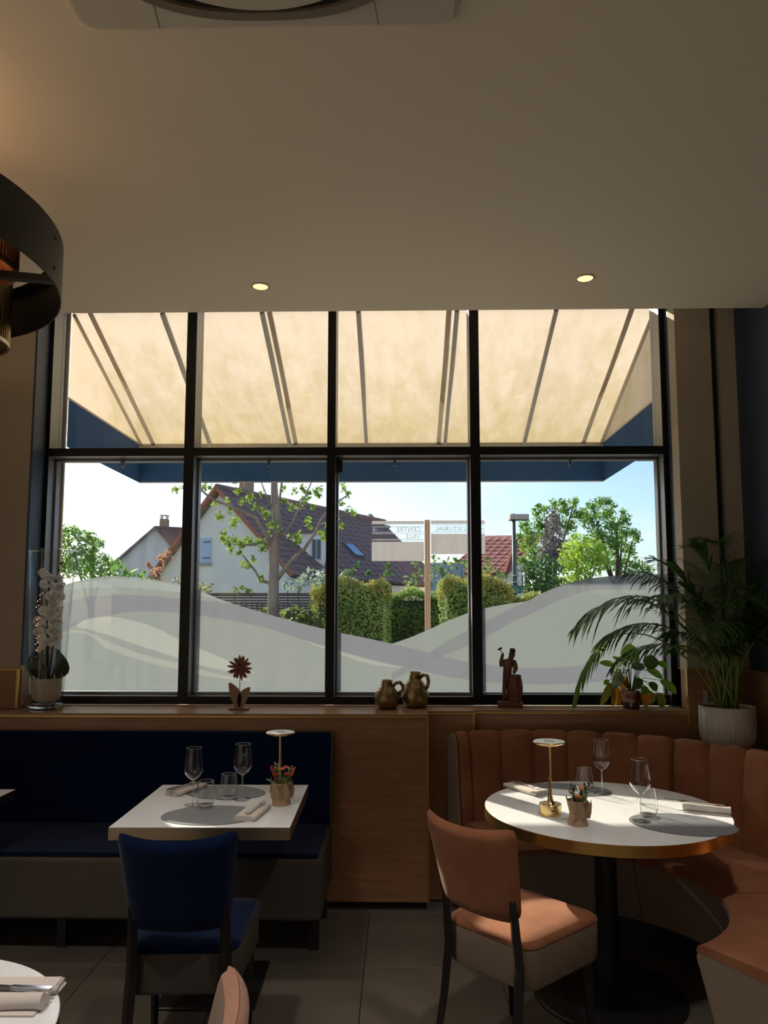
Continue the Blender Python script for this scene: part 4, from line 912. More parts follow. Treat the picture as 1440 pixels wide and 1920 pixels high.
# ------------------------------------------------------------------ pendant lamp: black hoop with ribbed brass drums
pc = Vector((-1.903, 2.380)); PR = .684
pend = thing('pendant_lamp', 'large black hoop pendant with ribbed brass drums hanging at the left edge', 'lamp', (pc.x, pc.y, 2.62))
def ring(r0, r1, z0, z1): return [(r0, z0), (r1, z0), (r1, z1), (r0, z1), (r0, z0)]
MATB = mat('matt_black_steel', (.022, .020, .019), .42)
MB().lathe(ring(PR-.005, PR, .13, .335), n=128).build('hoop', MATB, pend, auto=30)
MB().lathe(ring(PR-.045, PR-.0052, .318, .322), n=96).build('hoop_flange', MATB, pend, auto=30)
for k in range(6):
    a = R(15+60*k); d = Vector((cos(a), sin(a), 0)); MB().beam(d*.16+Vector((0, 0, .165)), d*(PR-.006)+Vector((0, 0, .165)), .03, .025).build('spoke', MATB, pend)
    d = Vector((cos(a-R(6)), sin(a-R(6)), 0))
    for z in (.18, .29): MB().ball(d*PR+Vector((0, 0, z)), .008, 8, 6, (.6, .6, 1)).build('bolt', BLACK, pend, smooth=True)
BR1 = mat('ribbed_brass', (.50, .38, .18), .32, metal=1); BR2 = mat('ribbed_copper', (.42, .20, .10), .38, metal=1)
for (dx, dy, r, z0, z1, m_) in ((.165, .40, .175, .025, .37, BR1), (.350, .10, .175, .19, .42, BR2), (-.25, -.2, .175, .03, .35, BR1), (-.22, .28, .16, .1, .40, BR2)):
    dm = MB().lathe([(r, z0), (r, z1)], (dx, dy, 0), n=280, mod=lambda a, z: 1+.022*sin(70*a)).lathe([(r-.006, z0), (r-.006, z1)], (dx, dy, 0), n=280, mod=lambda a, z: 1+.022*sin(70*a)).build('ribbed_drum', m_, pend, smooth=True)
    MB().lathe(ring(r-.008, r+.003, z0-.004, z0+.012), (dx, dy, 0), n=64).build('drum_rim', CHAMP, dm, auto=30)
MB().lathe([(0, .15), (.17, .15), (.17, .18), (0, .18)], n=48).build('hub_plate', MATB, pend, auto=30)
for dx, dy in ((.14, 0), (-.07, .12), (-.07, -.12)): MB().tube([(dx, dy, .18), (dx*.3, dy*.3, .615)], .003, 6).build('suspension_cable', BLACK, pend)
MB().lathe([(0, .604), (.07, .604), (.07, .6295), (0, .6295)], n=32).build('ceiling_rose', MATB, pend, auto=30)

# ------------------------------------------------------------------ ceiling cassette air conditioner
ACM = mat('cassette_plastic', (.66, .60, .47), .5); ACD = mat('cassette_dark', (.03, .025, .02), .6); ACS = mat('cassette_shadow_gap', (.22, .17, .11), .5)
ac = thing('ceiling_cassette', 'square cream ceiling air-conditioner panel with a round outlet at the top edge', 'air conditioner', (-.367, 1.403, ZC-.0295)); ac.scale = (.885, .885, .885)
def rsq(h, r, n=6):
    P = []
    for cx, cy, a0 in ((h-r, h-r, 0), (-h+r, h-r, 90), (-h+r, -h+r, 180), (h-r, -h+r, 270)):
        for k in range(n+1): a = R(a0+90*k/n); P.append((cx+r*cos(a), cy+r*sin(a)))
    return P
def se(a_, r, n=96, p=2.5): return [(r*math.copysign(abs(cos(t))**(2/p), cos(t)), r*math.copysign(abs(sin(t))**(2/p), sin(t))) for t in [2*pi*k/n for k in range(n)]]
def annulus(o, i, z0, z1):
    n = len(o); V = [(x, y, z) for z in (z0, z1) for P in (o, i) for x, y in P]; F = []
    for k in range(n):
        q = (k+1) % n; F += [(k, q, n+q, n+k), (2*n+k, 3*n+k, 3*n+q, 2*n+q), (k, 2*n+k, 2*n+q, q), (n+k, n+q, 3*n+q, 3*n+k)]
    return MB().add(V, F)
MB().prism(rsq(.59, .05), .012, .0325).build('casing', ACM, ac)
MB().prism(rsq(.605, .055), .026, .0328).build('ceiling_flange', ACM, ac)
annulus(se(0, .545, p=2.6), se(0, .515, p=2.6), -.006, .0118).build('outlet_ring', ACS, ac, auto=30)
annulus(se(0, .515, p=2.6), se(0, .44, p=2.6), .006, .0117).build('outlet_slot', ACD, ac)
for k in range(4):
    P = []
    for q in range(17):
        a = R(-33+66*q/16)+k*pi/2+pi/2; P.append((.508*cos(a), .508*sin(a)))
    for q in range(16, -1, -1):
        a = R(-33+66*q/16)+k*pi/2+pi/2; r = .508-.055*cos(R(-33+66*q/16)*2.6); P.append((r*cos(a), r*sin(a)))
    MB().prism(P, -.004, .004).build('louvre', ACM, ac)
MB().prism(se(0, .435, p=2.6), -.008, .0116).build('centre_panel', ACM, ac)
for sx_ in (-1, 1): MB().prism([(sx_*.335, .44), (sx_*.337, .44), (sx_*.352, .589), (sx_*.35, .589)][::sx_], .0105, .0119).build('panel_joint', ACS, ac)

# ------------------------------------------------------------------ recessed downlights, with unseen fill lamps added
GLOW = mat('downlight_glow', (.9, .75, .5), .4, emit=((1, .60, .25), 1.9))
def downlight(label, x, y, first=None, power=14):
    t = thing('downlight', label, 'ceiling light', (x, y, ZC-.006), 0, 'recessed ceiling downlights')
    MB().lathe([(.040, .0058), (.047, .0055), (.047, .003), (.041, 0), (.038, .004)], n=40).build('trim_ring', mat('downlight_trim', (.6, .5, .38), .4), t, smooth=True)
    MB().lathe([(0, .0035), (.038, .0035), (.038, .0052), (0, .0052)], n=32).build('lens', GLOW, t, auto=30)
    l = D.lights.new('downlight_lamp', 'SPOT'); l.energy = power; l.spot_size = R(100); l.spot_blend = .6; l.color = (1, .90, .79); l.shadow_soft_size = .09
    lo = D.objects.new('downlight_lamp', l); COL.objects.link(lo); lo.location = (0, 0, -.01); lo.parent = t
downlight('left of the two glowing downlights near the window', -.712, 3.627, power=4)
downlight('right of the two glowing downlights near the window', 1.938*.4838, 3.565, power=4)
for lab, x, y, p in (('added fill downlight above the round table, just out of the picture', .80, 1.5, 110), ('added fill downlight left of the ceiling cassette, out of the picture', -1.3, 1.5, 125), ('added fill downlight at the right behind the viewer', 1.0, -1.0, 60), ('added fill downlight at the left behind the viewer', -2.4, -1.0, 60)): downlight(lab, x, y, power=p)  # unseen lamps added to brighten tables, floor and ceiling
def bulb(x, y, z, e):
    l = D.lights.new('pendant_bulb', 'POINT'); l.energy = e; l.color = (1, .62, .34); l.shadow_soft_size = .04
    o = D.objects.new('pendant_bulb', l); COL.objects.link(o); o.parent = pend; o.location = (x, y, z)
for x, y, z, e in ((.26, -.30, .43, 2.6), (-.25, -.2, .42, 11)): bulb(x, y, z, e)

# ================================================================== outside
ASPH = mat('asphalt', (.20, .195, .185), .9, noise_=(6, .3, .7), col2=(.27, .26, .25)); PAVE = mat('pale_paving', (.50, .47, .43), .85, noise_=(1.5, .3, .7), col2=(.58, .55, .5))
g = structure('ground', ASPH, MB().box(-60, 60, 4.66, 120, -.25, -.12).box(-60, -4.1, -40, 4.66, -.25, -.12).box(-4.1, 60, -40, -3.1, -.25, -.12))
structure('pavement', PAVE, MB().box(-14, 14, 4.66, 8.6, -.119, -.08).box(-14, -4.1, -14, 4.66, -.119, -.08).box(-4.1, 14, -18, -3.1, -.119, -.08))
LAWN = mat('lawn_grass', (.06, .10, .025), .9, noise_=(3,), col2=(.10, .15, .04))
structure('lawn', LAWN, MB().box(-40, 40, 10.5, 90, -.119, -.09))
FAC = mat('render_facade', (.62, .58, .50), .9)
fc = structure('facade', FAC, MB().box(-4.1, -2.168, 4.645, 4.66, -.1, 4.6).box(1.657, 8, 4.645, 4.66, -.1, 4.6).box(-2.1675, 1.656, 4.645, 4.66, 3.63, 4.6).box(-2.1675, 1.656, 4.645, 4.66, -.1, 1.0))

# ------------------------------------------------------------------ awning
def awnmat():
    m = D.materials.new('awning_canvas'); m.use_nodes = True; t = m.node_tree; t.nodes.clear(); ln = t.links.new
    tcn = t.nodes.new('ShaderNodeNewGeometry'); sp = t.nodes.new('ShaderNodeSeparateXYZ'); ln(tcn.outputs['Position'], sp.inputs[0])
    # mould and rain dirt gathers towards the front edge
    mpn = t.nodes.new('ShaderNodeMapping'); ln(tcn.outputs['Position'], mpn.inputs[0]); mpn.inputs['Scale'].default_value = (9, 4, 4)
    n1 = t.nodes.new('ShaderNodeTexNoise'); n1.inputs['Scale'].default_value = 1.0; n1.inputs['Detail'].default_value = 8; n1.inputs['Roughness'].default_value = .65; ln(mpn.outputs[0], n1.inputs['Vector'])
    r1 = t.nodes.new('ShaderNodeMapRange'); r1.inputs['From Min'].default_value = 4.7; r1.inputs['From Max'].default_value = 5.9; ln(sp.outputs['Y'], r1.inputs['Value'])
    a = t.nodes.new('ShaderNodeMath'); a.operation = 'MULTIPLY_ADD'; a.inputs[1].default_value = .85; ln(r1.outputs[0], a.inputs[0])
    b = t.nodes.new('ShaderNodeMath'); b.operation = 'MULTIPLY_ADD'; b.inputs[1].default_value = 2.2; b.inputs[2].default_value = -1.12; ln(n1.outputs['Fac'], b.inputs[0]); ln(b.outputs[0], a.inputs[2])
    c = t.nodes.new('ShaderNodeValToRGB'); c.color_ramp.elements[0].position = .0; c.color_ramp.elements[1].position = 1; c.color_ramp.elements[0].color = (.80, .69, .56, 1); c.color_ramp.elements[1].color = (.60, .50, .29, 1)
    ln(a.outputs[0], c.inputs[0])
    tr = t.nodes.new('ShaderNodeBsdfTranslucent'); df = t.nodes.new('ShaderNodeBsdfDiffuse'); mx = t.nodes.new('ShaderNodeMixShader'); mx.inputs[0].default_value = .62
    mu = t.nodes.new('ShaderNodeMix'); mu.data_type = 'RGBA'; mu.blend_type = 'MULTIPLY'; mu.inputs[0].default_value = 1; mu.inputs[7].default_value = (.66, .66, .66, 1); ln(c.outputs[0], mu.inputs[6])
    ln(mu.outputs[2], tr.inputs[0]); ln(c.outputs[0], df.inputs[0]); ln(df.outputs[0], mx.inputs[1]); ln(tr.outputs[0], mx.inputs[2])
    o = t.nodes.new('ShaderNodeOutputMaterial'); ln(mx.outputs[0], o.inputs[0]); return m
CANV = awnmat(); SEAM = mat('canvas_seam', (.50, .42, .32), .9); RIBM = mat('awning_rib', (.30, .28, .24), .5)
VALB = mat('blue_canvas', (.022, .085, .20), .85, translucent=.35, noise_=(3,), col2=(.028, .10, .23))
aw = thing('awning', 'cream canvas awning with a blue valance outside the window', 'awning', (-.24, 4.66, 3.55))
AX0, AX1, AYF, AZB, AZT = -2.165, 1.683, 6.0, 2.65, 2.976; AYW = 4.662; AZW = 3.552
n = 16; V = []; F = []
def az(y, x=0): u = (y-AYW)/(AYF-AYW); return AZW+(AZT-AZW)*u-.018*sin(pi*u)*abs(sin((x-AX0)/(AX1-AX0)*pi*5))
NX = 48
for j in range(n+1):
    y = AYW+(AYF-AYW)*j/n
    for i in range(NX+1): x = AX0+(AX1-AX0)*i/NX; V.append((x, y, az(y, x)))
MB().add(V, [(j*(NX+1)+i, j*(NX+1)+i+1, (j+1)*(NX+1)+i+1, (j+1)*(NX+1)+i) for j in range(n) for i in range(NX)]).build('canopy', CANV, aw, world=True, smooth=True)
for x, s_ in ((AX0, 1), (AX1, -1)):
    V = [(x, AYF, AZT), (x, AYW, AZT), (x, AYW, AZW), (x+.002, AYF, AZT), (x+.002, AYW, AZT), (x+.002, AYW, AZW)]
    MB().add([(x, AYF, AZT), (x, AYW, AZT), (x, AYW, AZW)], [(0, 1, 2)]).build('side_gusset', CANV, aw, world=True)
    MB().box(x-.001, x+.001, AYW, AYF-.001, AZB, AZT-.0005).build('side_valance', VALB, aw, world=True)
    MB().beam((x, AYF, AZT-.004), (x, AYW, AZT-.004), .006, .014).build('edge_piping', SEAM, aw, world=True)
    MB().tube([(x-s_*-.012, AYW, AZW-.012), (x-s_*-.012, AYF-.01, AZT-.012)], .013, 8).build('hip_rod', SEAM, aw, world=True, smooth=True)
m = MB(); m.box(AX0+.001, AX1-.001, AYF-.001, AYF+.001, AZB, AZT-.0005); m.build('front_valance', VALB, aw, world=True)
MB().box(AX0, AX1, AYF-.006, AYF+.004, AZT-.012, AZT-.0).build('edge_piping', SEAM, aw, world=True)
MB().box(AX0, AX1, AYF-.004, AYF+.004, AZB-.004, AZB+.006).build('hem', mat('hem_white', (.25, .28, .32), .8), aw, world=True)
MB().tube([(AX0, AYF-.03, AZT-.03), (AX1, AYF-.03, AZT-.03)], .014, 8).build('front_bar', RIBM, aw, world=True)
for x in (-1.565, -.903, -.267, .381, 1.031): MB().beam((x, AYW, AZW-.006), (x, AYF-.02, AZT-.03), .026, .026).build('rib', RIBM, aw, world=True)
for x in (-2.048, -.855, .330, 1.524): MB().beam((x, AYW, AZW+.002), (x, AYF-.01, AZT-.012), .034, .003).build('seam', SEAM, aw, world=True)

# ------------------------------------------------------------------ foliage
def leafmat(name, c1, c2, tl=.45, sc=.8): return mat(name, c1, .6, spec=.3, translucent=tl, noise_=(sc, .35, .68), col2=c2, detail=5)
def leaves(blobs, size, dens, rnd, thick=.35, flat=.75, elong=1.6):
    """leaf blades scattered through ellipsoid shells; blobs = (x,y,z,rx,ry,rz)"""
    V = []; tot = []
    for (x, y, z, rx, ry, rz) in blobs:
        n_ = int(dens*9*(rx*ry*rz)**(2/3)/(size*size)); n_ = max(n_, 8)
        d = rnd.normal(size=(n_, 3)); d /= np.linalg.norm(d, axis=1)[:, None]; r = 1-thick*rnd.random(n_)**1.5
        P = np.array([x, y, z])+d*np.array([rx, ry, rz])*r[:, None]*(1+.10*np.sin(d[:, 0]*7+d[:, 2]*9+x)[:, None])
        nn = d+rnd.normal(size=(n_, 3))*flat; nn /= np.linalg.norm(nn, axis=1)[:, None]
        t_ = np.cross(nn, rnd.normal(size=(n_, 3))); t_ /= np.linalg.norm(t_, axis=1)[:, None]; b_ = np.cross(nn, t_)
        s_ = (size*(.6+.8*rnd.random(n_)))[:, None]*.5
        tot.append(np.stack([P-t_*s_*elong, P-b_*s_*.75+nn*s_*.15, P+t_*s_*elong, P+b_*s_*.75+nn*s_*.15], 1))
    A = np.concatenate(tot).reshape(-1, 3); return A
def build_leaves(name, A, m_, parent):
    me = D.meshes.new(name); o_ = wloc(parent); A = A-np.array([o_.x, o_.y, o_.z]); n_ = len(A)//4
    me.vertices.add(len(A)); me.vertices.foreach_set('co', A.astype('f').ravel()); me.loops.add(n_*4); me.loops.foreach_set('vertex_index', np.arange(n_*4, dtype='i'))
    me.polygons.add(n_); me.polygons.foreach_set('loop_start', np.arange(0, n_*4, 4, dtype='i')); me.update(); me.validate(); me.materials.append(m_)
    o = D.objects.new(name, me); COL.objects.link(o); o.parent = parent; o['kind'] = 'stuff'; return o
RN = np.random.default_rng(4)
BARK = mat('grey_bark', (.17, .14, .12), .9, noise_=(7, .35, .65), col2=(.28, .24, .21), bump=(18, .9, .02), stretch=(1, 1, .35)); BARKD = mat('dark_bark', (.08, .06, .045), .95, bump=(18, .8, .02))
def px_blobs(L_, Y, rnd, jit=.6, ry=1.0):
    out = []
    for u, v, r in L_:
        y = Y+rnd.uniform(-jit, jit); p = at(u, v, y); q = 1.15*r*y/FPX; out.append((p.x, p.y, p.z, q, q*ry, q*.9))
    return out
def bush(name, label, cat, Y, blobs, m_, size, dens=.8, trunk=None, group=None, jit=.5, ry=1.0, thick=.35, inner=None):
    B = px_blobs(blobs, Y, RN, jit, ry); cx = sum(b[0] for b in B)/len(B)
    t = thing(name, label, cat, (cx, Y, -.09), 0, group)
    if trunk:
        m = MB(); tp = Vector((cx, Y, sum(b[2] for b in B)/len(B)+.3)); h = tp.z
        m.tube([(cx, Y, -.12), (cx+.03, Y, h*.35), (cx, Y, h*.7), tuple(tp)], [trunk, trunk*.8, trunk*.5, trunk*.15], 8); m.build('trunk', BARKD, t, world=True, smooth=True)
        for b in B[::3]:
            MB().tube([(cx, Y, min(h*.4, b[2]-.2)), ((cx+b[0])/2, (Y+b[1])/2, (h*.4+b[2])/2+.1), b[:3]], [trunk*.3, trunk*.18, trunk*.06], 6).build('branch', BARKD, t, world=True, smooth=True)
    if not trunk and min(b[2] for b in B) > .7:
        for b in B[::3]: MB().tube([(b[0]*.7+cx*.3, b[1], -.12), (b[0], b[1], b[2]*.6), b[:3]], [.03, .02, .008], 6).build('stem', BARKD, t, world=True, smooth=True)
    build_leaves('foliage', leaves(B, size, dens, RN, thick), m_, t)
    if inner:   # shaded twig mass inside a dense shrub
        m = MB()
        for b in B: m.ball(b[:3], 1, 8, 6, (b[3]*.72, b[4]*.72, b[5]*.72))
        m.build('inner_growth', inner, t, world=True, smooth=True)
    return t
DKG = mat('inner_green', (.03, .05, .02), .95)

# street tree in front of the white house, bark and branches traced in metres at 13 m
tr_ = thing('street_tree', 'grey-barked street tree with fresh green tufts in front of the white house', 'tree', (-2.23, 13, -.12))
def pp_(u, v, dy=0): return tuple(at(u, v, 13+dy))
def limb(L_, r0, r1, name='branch'):
    n_ = len(L_); P = [pp_(*q) for q in L_]
    return MB().tube(P, [r0+(r1-r0)*k/(n_-1) for k in range(n_)], 10).build(name, BARK, tr_, world=True, smooth=True)
MB().tube([(-2.23, 13, -.15), (-2.23, 13, .6), pp_(512, 1150), pp_(513, 1090), pp_(514, 1040), pp_(517, 1010), pp_(520, 985), pp_(516, 950), pp_(514, 915), pp_(515, 870), pp_(520, 800)], [.16, .12, .10, .092, .092, .088, .080, .07, .062, .05, .03], 14).build('trunk', BARK, tr_, world=True, smooth=True)
LIMB = [([(514, 1020), (500, 1005), (478, 970), (455, 960), (430, 948), (400, 938), (378, 920), (350, 905)], .07, .02), ([(516, 1022), (495, 1015), (470, 1022), (445, 1020), (420, 1000)], .06, .02), ([(505, 1092), (490, 1090), (478, 1070), (462, 1050), (450, 1035)], .05, .02),
        ([(520, 1085), (530, 1072), (548, 1050), (570, 1030), (590, 1000), (605, 970), (625, 945), (650, 930)], .075, .02), ([(518, 1005), (535, 1000), (545, 985), (560, 955), (575, 925), (590, 890)], .05, .015), ([(516, 990), (522, 960), (525, 930), (530, 890), (540, 850)], .05, .02),
        ([(510, 1000), (490, 965), (475, 945), (462, 925), (455, 895)], .05, .015), ([(540, 1008), (555, 1002), (565, 1000)], .02, .01), ([(600, 985), (625, 975), (645, 965), (662, 965)], .025, .01), ([(515, 960), (500, 930), (490, 905), (480, 880)], .03, .01)]
for L_, a, b in LIMB: limb([(u, v, (i*.12)*(1 if k_ % 2 else -1)) for i, (u, v) in enumerate(L_) for k_ in [len(L_)]], a*.62, b*.6)
TUFT = [(330, 918, 9), (347, 912, 9), (378, 910, 10), (392, 915, 8), (405, 945, 9), (412, 965, 11), (425, 938, 8), (432, 955, 9), (440, 975, 10), (436, 985, 8), (445, 920, 9), (455, 940, 9), (470, 935, 9), (478, 950, 8), (420, 1000, 10), (418, 1012, 10), (430, 1018, 10), (442, 1012, 11), (452, 1022, 11), (432, 1030, 9), (447, 1036, 8), (460, 1010, 9), (470, 1012, 10), (483, 1018, 10), (495, 1020, 10), (490, 1030, 8), (500, 1012, 8),
        (500, 965, 10), (512, 970, 11), (510, 985, 12), (520, 990, 10), (506, 1000, 8), (492, 955, 8), (488, 925, 8), (455, 1055, 8), (462, 1062, 8), (472, 1050, 8), (488, 1080, 8), (492, 1088, 6), (545, 1005, 8), (556, 1005, 10), (562, 1012, 9), (552, 1020, 7), (535, 940, 9), (545, 950, 9), (560, 945, 10), (570, 935, 10), (580, 925, 10), (590, 920, 10), (598, 930, 8), (585, 950, 8), (578, 975, 8), (582, 985, 8), (600, 918, 8), (565, 918, 8), (550, 922, 8),
        (605, 1010, 8), (612, 1000, 8), (600, 1000, 7), (615, 985, 7), (640, 945, 8), (650, 955, 7), (662, 962, 9), (642, 985, 7), (655, 925, 8), (645, 918, 8), (630, 975, 7), (530, 915, 7), (548, 900, 8), (440, 900, 9), (500, 880, 9), (560, 880, 10), (600, 890, 9), (520, 850, 10), (470, 890, 9), (640, 900, 9)]
m = MB()
LFT = leafmat('fresh_leaf', (.14, .26, .035), (.30, .42, .08), .5, 2.5)
TB = []
for u, v, r in TUFT:
    for q in range(2):
        y = 13+RN.uniform(-.5, .5); p = at(u+RN.uniform(-r*.4, r*.4), v+RN.uniform(-r*.3, r*.3), y); s_ = r*.88*y/FPX; TB.append((p.x, p.y, p.z, s_, s_, s_))
build_leaves('foliage', leaves(TB, .048, .8, RN, .95, 1.2, 1.5), LFT, tr_)

# hedges
HG = leafmat('hedge_leaf', (.18, .30, .08), (.34, .46, .14), .45, 1.6); HT = leafmat('hedge_new_growth', (.40, .25, .07), (.36, .33, .08), .45, 1.5); SH = leafmat('shrub_leaf', (.14, .22, .04), (.22, .30, .07), .45, 2)
def hedge(label, x0, x1, y0, y1, ztop, sd_, tips=True):
    rnd = np.random.default_rng(sd_); t = thing('hedge', label, 'hedge', ((x0+x1)/2, (y0+y1)/2, -.09), 0, None)
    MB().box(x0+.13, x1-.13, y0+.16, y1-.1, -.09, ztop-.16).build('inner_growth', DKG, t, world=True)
    n_ = int((x1-x0)*ztop*3000*(1 if y0 < 15 else .35)); P = []
    def quads(P, s0):
        k = len(P); nn = np.array([0, -1, .5])+rnd.normal(size=(k, 3))*.8; nn /= np.linalg.norm(nn, axis=1)[:, None]; t_ = np.cross(nn, rnd.normal(size=(k, 3))); t_ /= np.linalg.norm(t_, axis=1)[:, None]; b_ = np.cross(nn, t_); s_ = (s0*(.6+.8*rnd.random(k)))[:, None]*.5
        return np.stack([P-t_*s_*1.4, P-b_*s_*.7, P+t_*s_*1.4, P+b_*s_*.7], 1).reshape(-1, 3)
    X = rnd.uniform(x0, x1, n_); Z = rnd.uniform(-.05, ztop, n_); edge = np.maximum(0, np.abs(2*(X-x0)/(x1-x0)-1)-.75)*.9; top = ztop-.10*np.sin(X*5+sd_)**2-edge*.6
    Z = np.minimum(Z, top+rnd.normal(size=n_)*.03); Y_ = y0+.10*np.sin(X*4+1)+.08*np.sin(Z*7+X*3)+edge*.5+rnd.random(n_)*.16+np.maximum(0, Z-ztop+.3)*.5
    A = [quads(np.stack([X, Y_, Z], 1), .034 if y0 < 15 else .06)]
    k = n_//2; X = rnd.uniform(x0, x1, k); Y_ = rnd.uniform(y0+.05, y1, k); edge = np.maximum(0, np.abs(2*(X-x0)/(x1-x0)-1)-.75)*.9; Z = ztop-.10*np.sin(X*5+sd_)**2-edge*.6+rnd.normal(size=k)*.035
    A.append(quads(np.stack([X, Y_, Z], 1), .034 if y0 < 15 else .06)); build_leaves('foliage', np.concatenate(A), HG, t)
    if tips:
        k = n_//3; X = rnd.uniform(x0, x1, k); Y_ = rnd.uniform(y0+.02, y0+.5, k); edge = np.maximum(0, np.abs(2*(X-x0)/(x1-x0)-1)-.75)*.9; Z = ztop-.10*np.sin(X*5+sd_)**2-edge*.6+.0+np.abs(rnd.normal(size=k))*.045-rnd.random(k)**2*.25
        build_leaves('new_growth', quads(np.stack([X, Y_, Z], 1), .032 if y0 < 15 else .055), HT, t)
    return t
hedge('clipped hedge with bronze tips left of the wooden signpost', -1.33, -.12, 10.9, 11.8, 2.03, 1)
hedge('darker hedge section directly behind the wooden signpost', -.35, .85, 12.35, 13.2, 1.93, 2, False)
hedge('clipped hedge with yellow tips right of the wooden signpost', .60, 1.72, 11.0, 12.0, 2.08, 3)
hedge('low distant hedge with bronze tips behind the street lamp', 1.9, 6.4, 16.0, 17.0, 1.93, 4)
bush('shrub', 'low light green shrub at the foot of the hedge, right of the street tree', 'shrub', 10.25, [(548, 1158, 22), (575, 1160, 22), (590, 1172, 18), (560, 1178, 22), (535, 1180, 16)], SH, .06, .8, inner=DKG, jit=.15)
bush('shrub', 'small green shrub around the foot of the street tree trunk', 'shrub', 14.2, [(495, 1150, 11), (530, 1155, 12), (516, 1172, 20), (540, 1170, 12)], SH, .06, .7)
bush('shrub', 'grey green bush rising behind the fence, right of the street tree', 'shrub', 19.8, [(560, 1092, 16), (585, 1085, 18), (605, 1080, 18), (540, 1098, 12), (625, 1085, 18), (600, 1100, 16)], leafmat('greyblue_leaf', (.22, .32, .24), (.38, .47, .37), .35, 1.5), .13, .7)
bush('shrub', 'small yellow-green shrub showing over the fence left of the street tree', 'shrub', 17.2, [(440, 1110, 10), (455, 1108, 10), (468, 1112, 8), (380, 1108, 8)], SH, .09, .7)
bush('shrub', 'tan grassy bush by the white house behind the second mullion', 'shrub', 18.0, [(375, 1098, 12), (390, 1102, 12), (350, 1092, 12), (335, 1090, 10)], leafmat('tan_leaf', (.26, .24, .12), (.36, .33, .18), .4, 1.5), .09, .7)
# fence
FB = wood('weathered_fence', (.09, .065, .055), (.14, .105, .09), 'x', .8)
fe = thing('garden_fence', 'dark brown board and trellis garden fence behind the street tree', 'fence', (-3.4, 16.3, -.1))
m = MB()
for k in range(34):
    if k < 31: m.box(-6.4, -.9, 16.29, 16.31, .0+k*.058, .046+k*.058)
    else: m.box(-6.4, -.9, 16.28, 16.31, 1.80+(k-31)*.06, 1.845+(k-31)*.06)
m.build('slat_panel', FB, fe, world=True, kind='stuff')
m = MB()
for k in range(46): m.box(-6.4+k*.12, -6.375+k*.12, 16.265, 16.285, .0, 1.78)
m.build('trellis', FB, fe, world=True, kind='stuff')
for k in range(4): MB().box(-6.4+k*1.8, -6.3+k*1.8, 16.31, 16.41, -.1, 1.98).build('fence_post', FB, fe, world=True)
MB().box(-6.4, -.9, 16.25, 16.36, 1.97, 1.99).build('top_rail', FB, fe, world=True)

# ------------------------------------------------------------------ houses
WALLH = mat('pale_render', (.90, .82, .76), .9, noise_=(1.5,), col2=(.93, .86, .80)); ROOFB = mat('brown_roof_tile', (.17, .115, .115), .8, noise_=(2, .3, .7), col2=(.24, .165, .16)); ROOFR = mat('red_roof_tile', (.27, .085, .075), .8, noise_=(3, .3, .7), col2=(.37, .14, .12)); RAKE = mat('red_verge_tile', (.42, .15, .09), .8)
BRICK = mat('chimney_brick', (.35, .22, .16), .9, noise_=(9,), col2=(.42, .28, .2)); SHUT = mat('pale_blue_shutter', (.50, .60, .78), .6); GLS = mat('dark_window', (.05, .07, .09), .1); SKYL = mat('skylight_glass', (.10, .25, .45), .08, spec=1); WHITE = mat('white_trim', (.7, .7, .7), .6)
def frame3(p, ex, ey):   # local frame: ex along, ey up-slope, ez normal
    ex = Vector(ex).normalized(); ey = (Vector(ey)-ex*Vector(ey).dot(ex)).normalized(); ez = ex.cross(ey); return Matrix((( ex.x, ey.x, ez.x, p[0]), (ex.y, ey.y, ez.y, p[1]), (ex.z, ey.z, ez.z, p[2]), (0, 0, 0, 1)))
def roof_plane(parent, o, ex, ey, lx, ly, m_, tw, th, limit=0, tname='roof_tile', cut=None):
    """deck + overlapping tile courses; the first `limit` tiles are parts of their own, the rest one mesh"""
    M = frame3(o, ex, ey); off = wloc(parent); MB().box(0, lx, 0, ly, -.08, 0, M=M).build('roof_deck', m_, parent, world=True)
    nx = max(1, int(lx/tw)); ny = max(1, int(ly/th)); cells = [(i, j) for j in range(ny) for i in range(nx)]
    if cut: cells = [c for c in cells if cut((c[0]+.5)*tw, (c[1]+.5)*th)]
    tm = None; rest = MB()
    def geo(mb, Mx=None):
        P = []
        for y in (0, th*1.08):
            for (x, z) in ((.0, .015), (tw*.22, .042), (tw*.45, .018), (tw*.97, .010)): P.append(Vector((x, y, z+(.028 if y == 0 else 0))))
        P += [Vector((0, 0, 0)), Vector((tw*.97, 0, 0))]
        if Mx is not None: P = [Mx@p for p in P]
        mb.add(P, [(0, 1, 5, 4), (1, 2, 6, 5), (2, 3, 7, 6), (8, 9, 3, 2, 1, 0)])
    step = max(1, len(cells)//limit) if limit else 10**9; done = 0
    for (i, j) in cells:
        Mx = M@Matrix.Translation((i*tw+(tw/2 if j % 2 else 0)*0, j*th, random.uniform(0, .006)))
        if done < limit:
            if tm is None: a = MB(); geo(a); tm = a.build(tname, m_, parent); o_ = tm
            else: o_ = tm.copy(); COL.objects.link(o_)
            o_.matrix_local = Matrix.Translation(-off)@Mx; done += 1
        else: geo(rest, Mx)
    if rest.v: rest.build('roof_tiles', m_, parent, world=True, kind='stuff')
